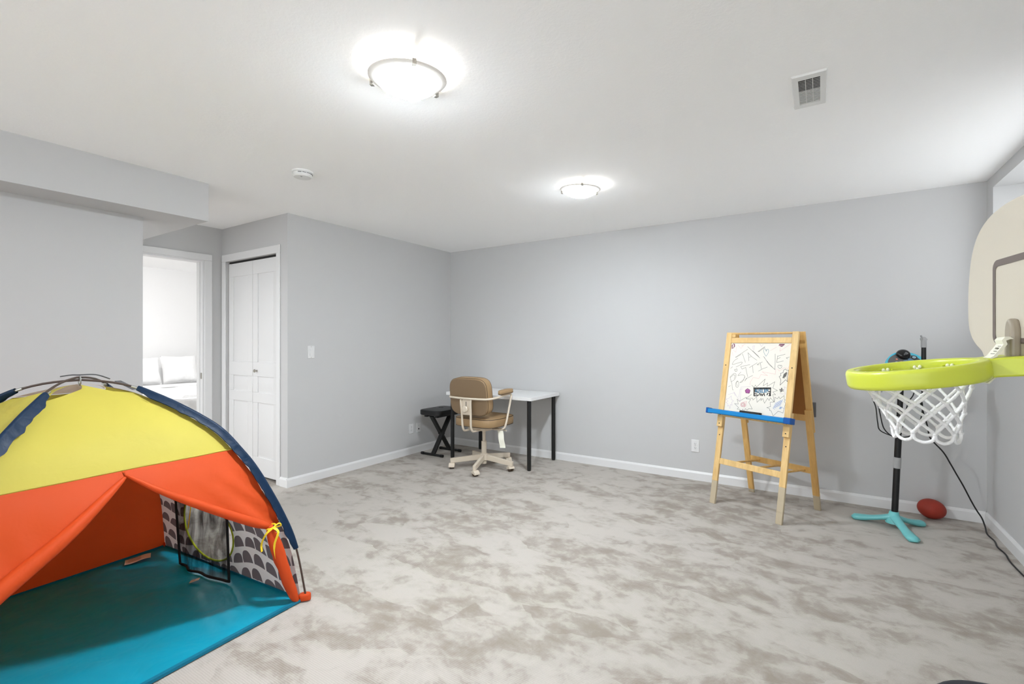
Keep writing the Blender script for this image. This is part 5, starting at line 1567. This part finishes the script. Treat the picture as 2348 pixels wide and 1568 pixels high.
for k in range(NH):
    a = 2 * PI * (k + 0.07) / NH
    d = RX * math.cos(a) + RY * math.sin(a)
    s_ = RX * -math.sin(a) + RY * math.cos(a)
    p = RC + d * (RR - hw - 0.006)
    hookp.append((p, d))
    mb = MB()
    for q in (-1, 1):
        mb.ellipsoid(p + s_ * (0.0065 * q) + RZ * 0.008, (0.005, 0.005, 0.006), None, 8, 10)
    mb.cyl(p + RZ * 0.006, p - RZ * 0.014 - d * 0.004, 0.005, 8)
    mb.build('net_hook', 'hook', rim)
# net: diamonds of soft rope
NB = V((0, 0, -1))
levels = [(0.138, 0.012), (0.122, 0.046), (0.108, 0.080), (0.096, 0.112), (0.087, 0.142), (0.080, 0.172), (0.078, 0.200)]
def netp(lev, idx):
    r, dz = levels[lev]
    a = 2 * PI * (idx / NH + 0.007) + (PI / NH if lev % 2 else 0)
    c = RC + RX * (-0.034 * lev / 6)
    jr = 1 + 0.03 * noise.noise(V((lev * 1.7, idx * 2.3, 0.5)))
    top = RX * (r * jr * math.cos(a)) + RY * (r * jr * math.sin(a))
    flat = V((top.x, top.y, top.z * max(0, 1 - lev / 3)))
    return c + flat + NB * dz
mb = MB()
def strand(a, b):
    m_ = (a + b) / 2 + V((noise.noise(a * 31), noise.noise(a * 29 + V((3, 1, 2))), noise.noise(b * 23))) * 0.003
    pts = spline([a, m_, b], 4)
    n = len(pts)
    mb.tube(pts, 0.0045, 7, radii=[0.0040 + 0.0007 * abs(math.sin(q * 1.9)) for q in range(n)])
for lev in range(6):
    for i in range(NH):
        if lev % 2 == 0:
            strand(netp(lev, i), netp(lev + 1, i)); strand(netp(lev, i), netp(lev + 1, i - 1))
        else:
            if lev == 5:                     # the last row hangs in rounded loops
                a_, b_ = netp(5, i), netp(5, i + 1)
                lo_ = netp(6, i) * 0.5 + netp(6, i + 1) * 0.5
                lo_ = V(((a_.x + b_.x) / 2, (a_.y + b_.y) / 2, (netp(6, i).z)))
                pts = spline([a_, a_ * 0.82 + lo_ * 0.18 - V((0, 0, 0.014)), lo_, b_ * 0.82 + lo_ * 0.18 - V((0, 0, 0.014)), b_], 5)
                mb.tube(pts, 0.0048, 7)
            else:
                strand(netp(lev, i), netp(lev + 1, i)); strand(netp(lev, i), netp(lev + 1, i + 1))
for lev in range(1, 6):
    for i in range(NH):
        mb.ellipsoid(netp(lev, i), (0.0066, 0.0066, 0.0072), None, 6, 8)
mb.build('net', 'rope', hp, angle=80)
# paper tag hooked over the arm
mb = MB()
tp = [(0.033, 1.300), (0.040, 1.306), (0.052, 1.304), (0.058, 1.296), (0.054, 1.285), (0.062, 1.272), (0.075, 1.252), (0.083, 1.246), (0.080, 1.243), (0.068, 1.250), (0.055, 1.270), (0.046, 1.285), (0.049, 1.295), (0.040, 1.299)]
mb.prism(tp, lambda n, z, b: hb(n - 0.010, b - 0.045, z), -0.002, 0.038)
tg = mb.build('paper_tag', 'paper', hp, angle=40)
mb = MB()
mb.beam(hb(0.0535, -0.039, 1.2735), hb(0.0535, -0.031, 1.2735), 0.004, 0.004)
for k in range(4):
    mb.beam(hb(0.0475 + 0.0045 * k, -0.042, 1.2790 - 0.007 * k), hb(0.0475 + 0.0045 * k, -0.026 + 0.005 * (k % 2), 1.2790 - 0.007 * k), 0.0016, 0.0016)
mb.build('tag_print', 'paper_ink', tg)
mb = MB()
mb.prism([(0.035, 1.196), (0.040, 1.196), (0.062, 1.172), (0.058, 1.170)], lambda n, z, b: hb(n, b, z), -0.004, 0.034)
mb.build('paper_tag', 'paper', hp, label='folded tag below the rim arm')
# mast and base behind the board
mb = MB(); mb.cyl(hb(-0.085, 0, 0.05), hb(-0.075, 0, 1.56), 0.024, 24); mb.build('mast', 'black_paint', hp)
mb = MB(); mb.beam(hb(-0.075, 0, 1.45), hb(-0.028, 0, 1.45), 0.10, 0.16); mb.build('board_mount', 'black_paint', hp, bevel=0.005)
mb = MB(); mb.cushion(0.60, 0.94, 0.066, 0.9, Matrix.Translation(hb(-0.15, -0.02, 0.034)) @ Matrix.Rotation(math.atan2(BV.y, BV.x) - PI / 2, 4, 'Z'), n=16, puff=0.012, exps=2.6)
mb.build('ballast_base', 'base_navy', hp, angle=60)
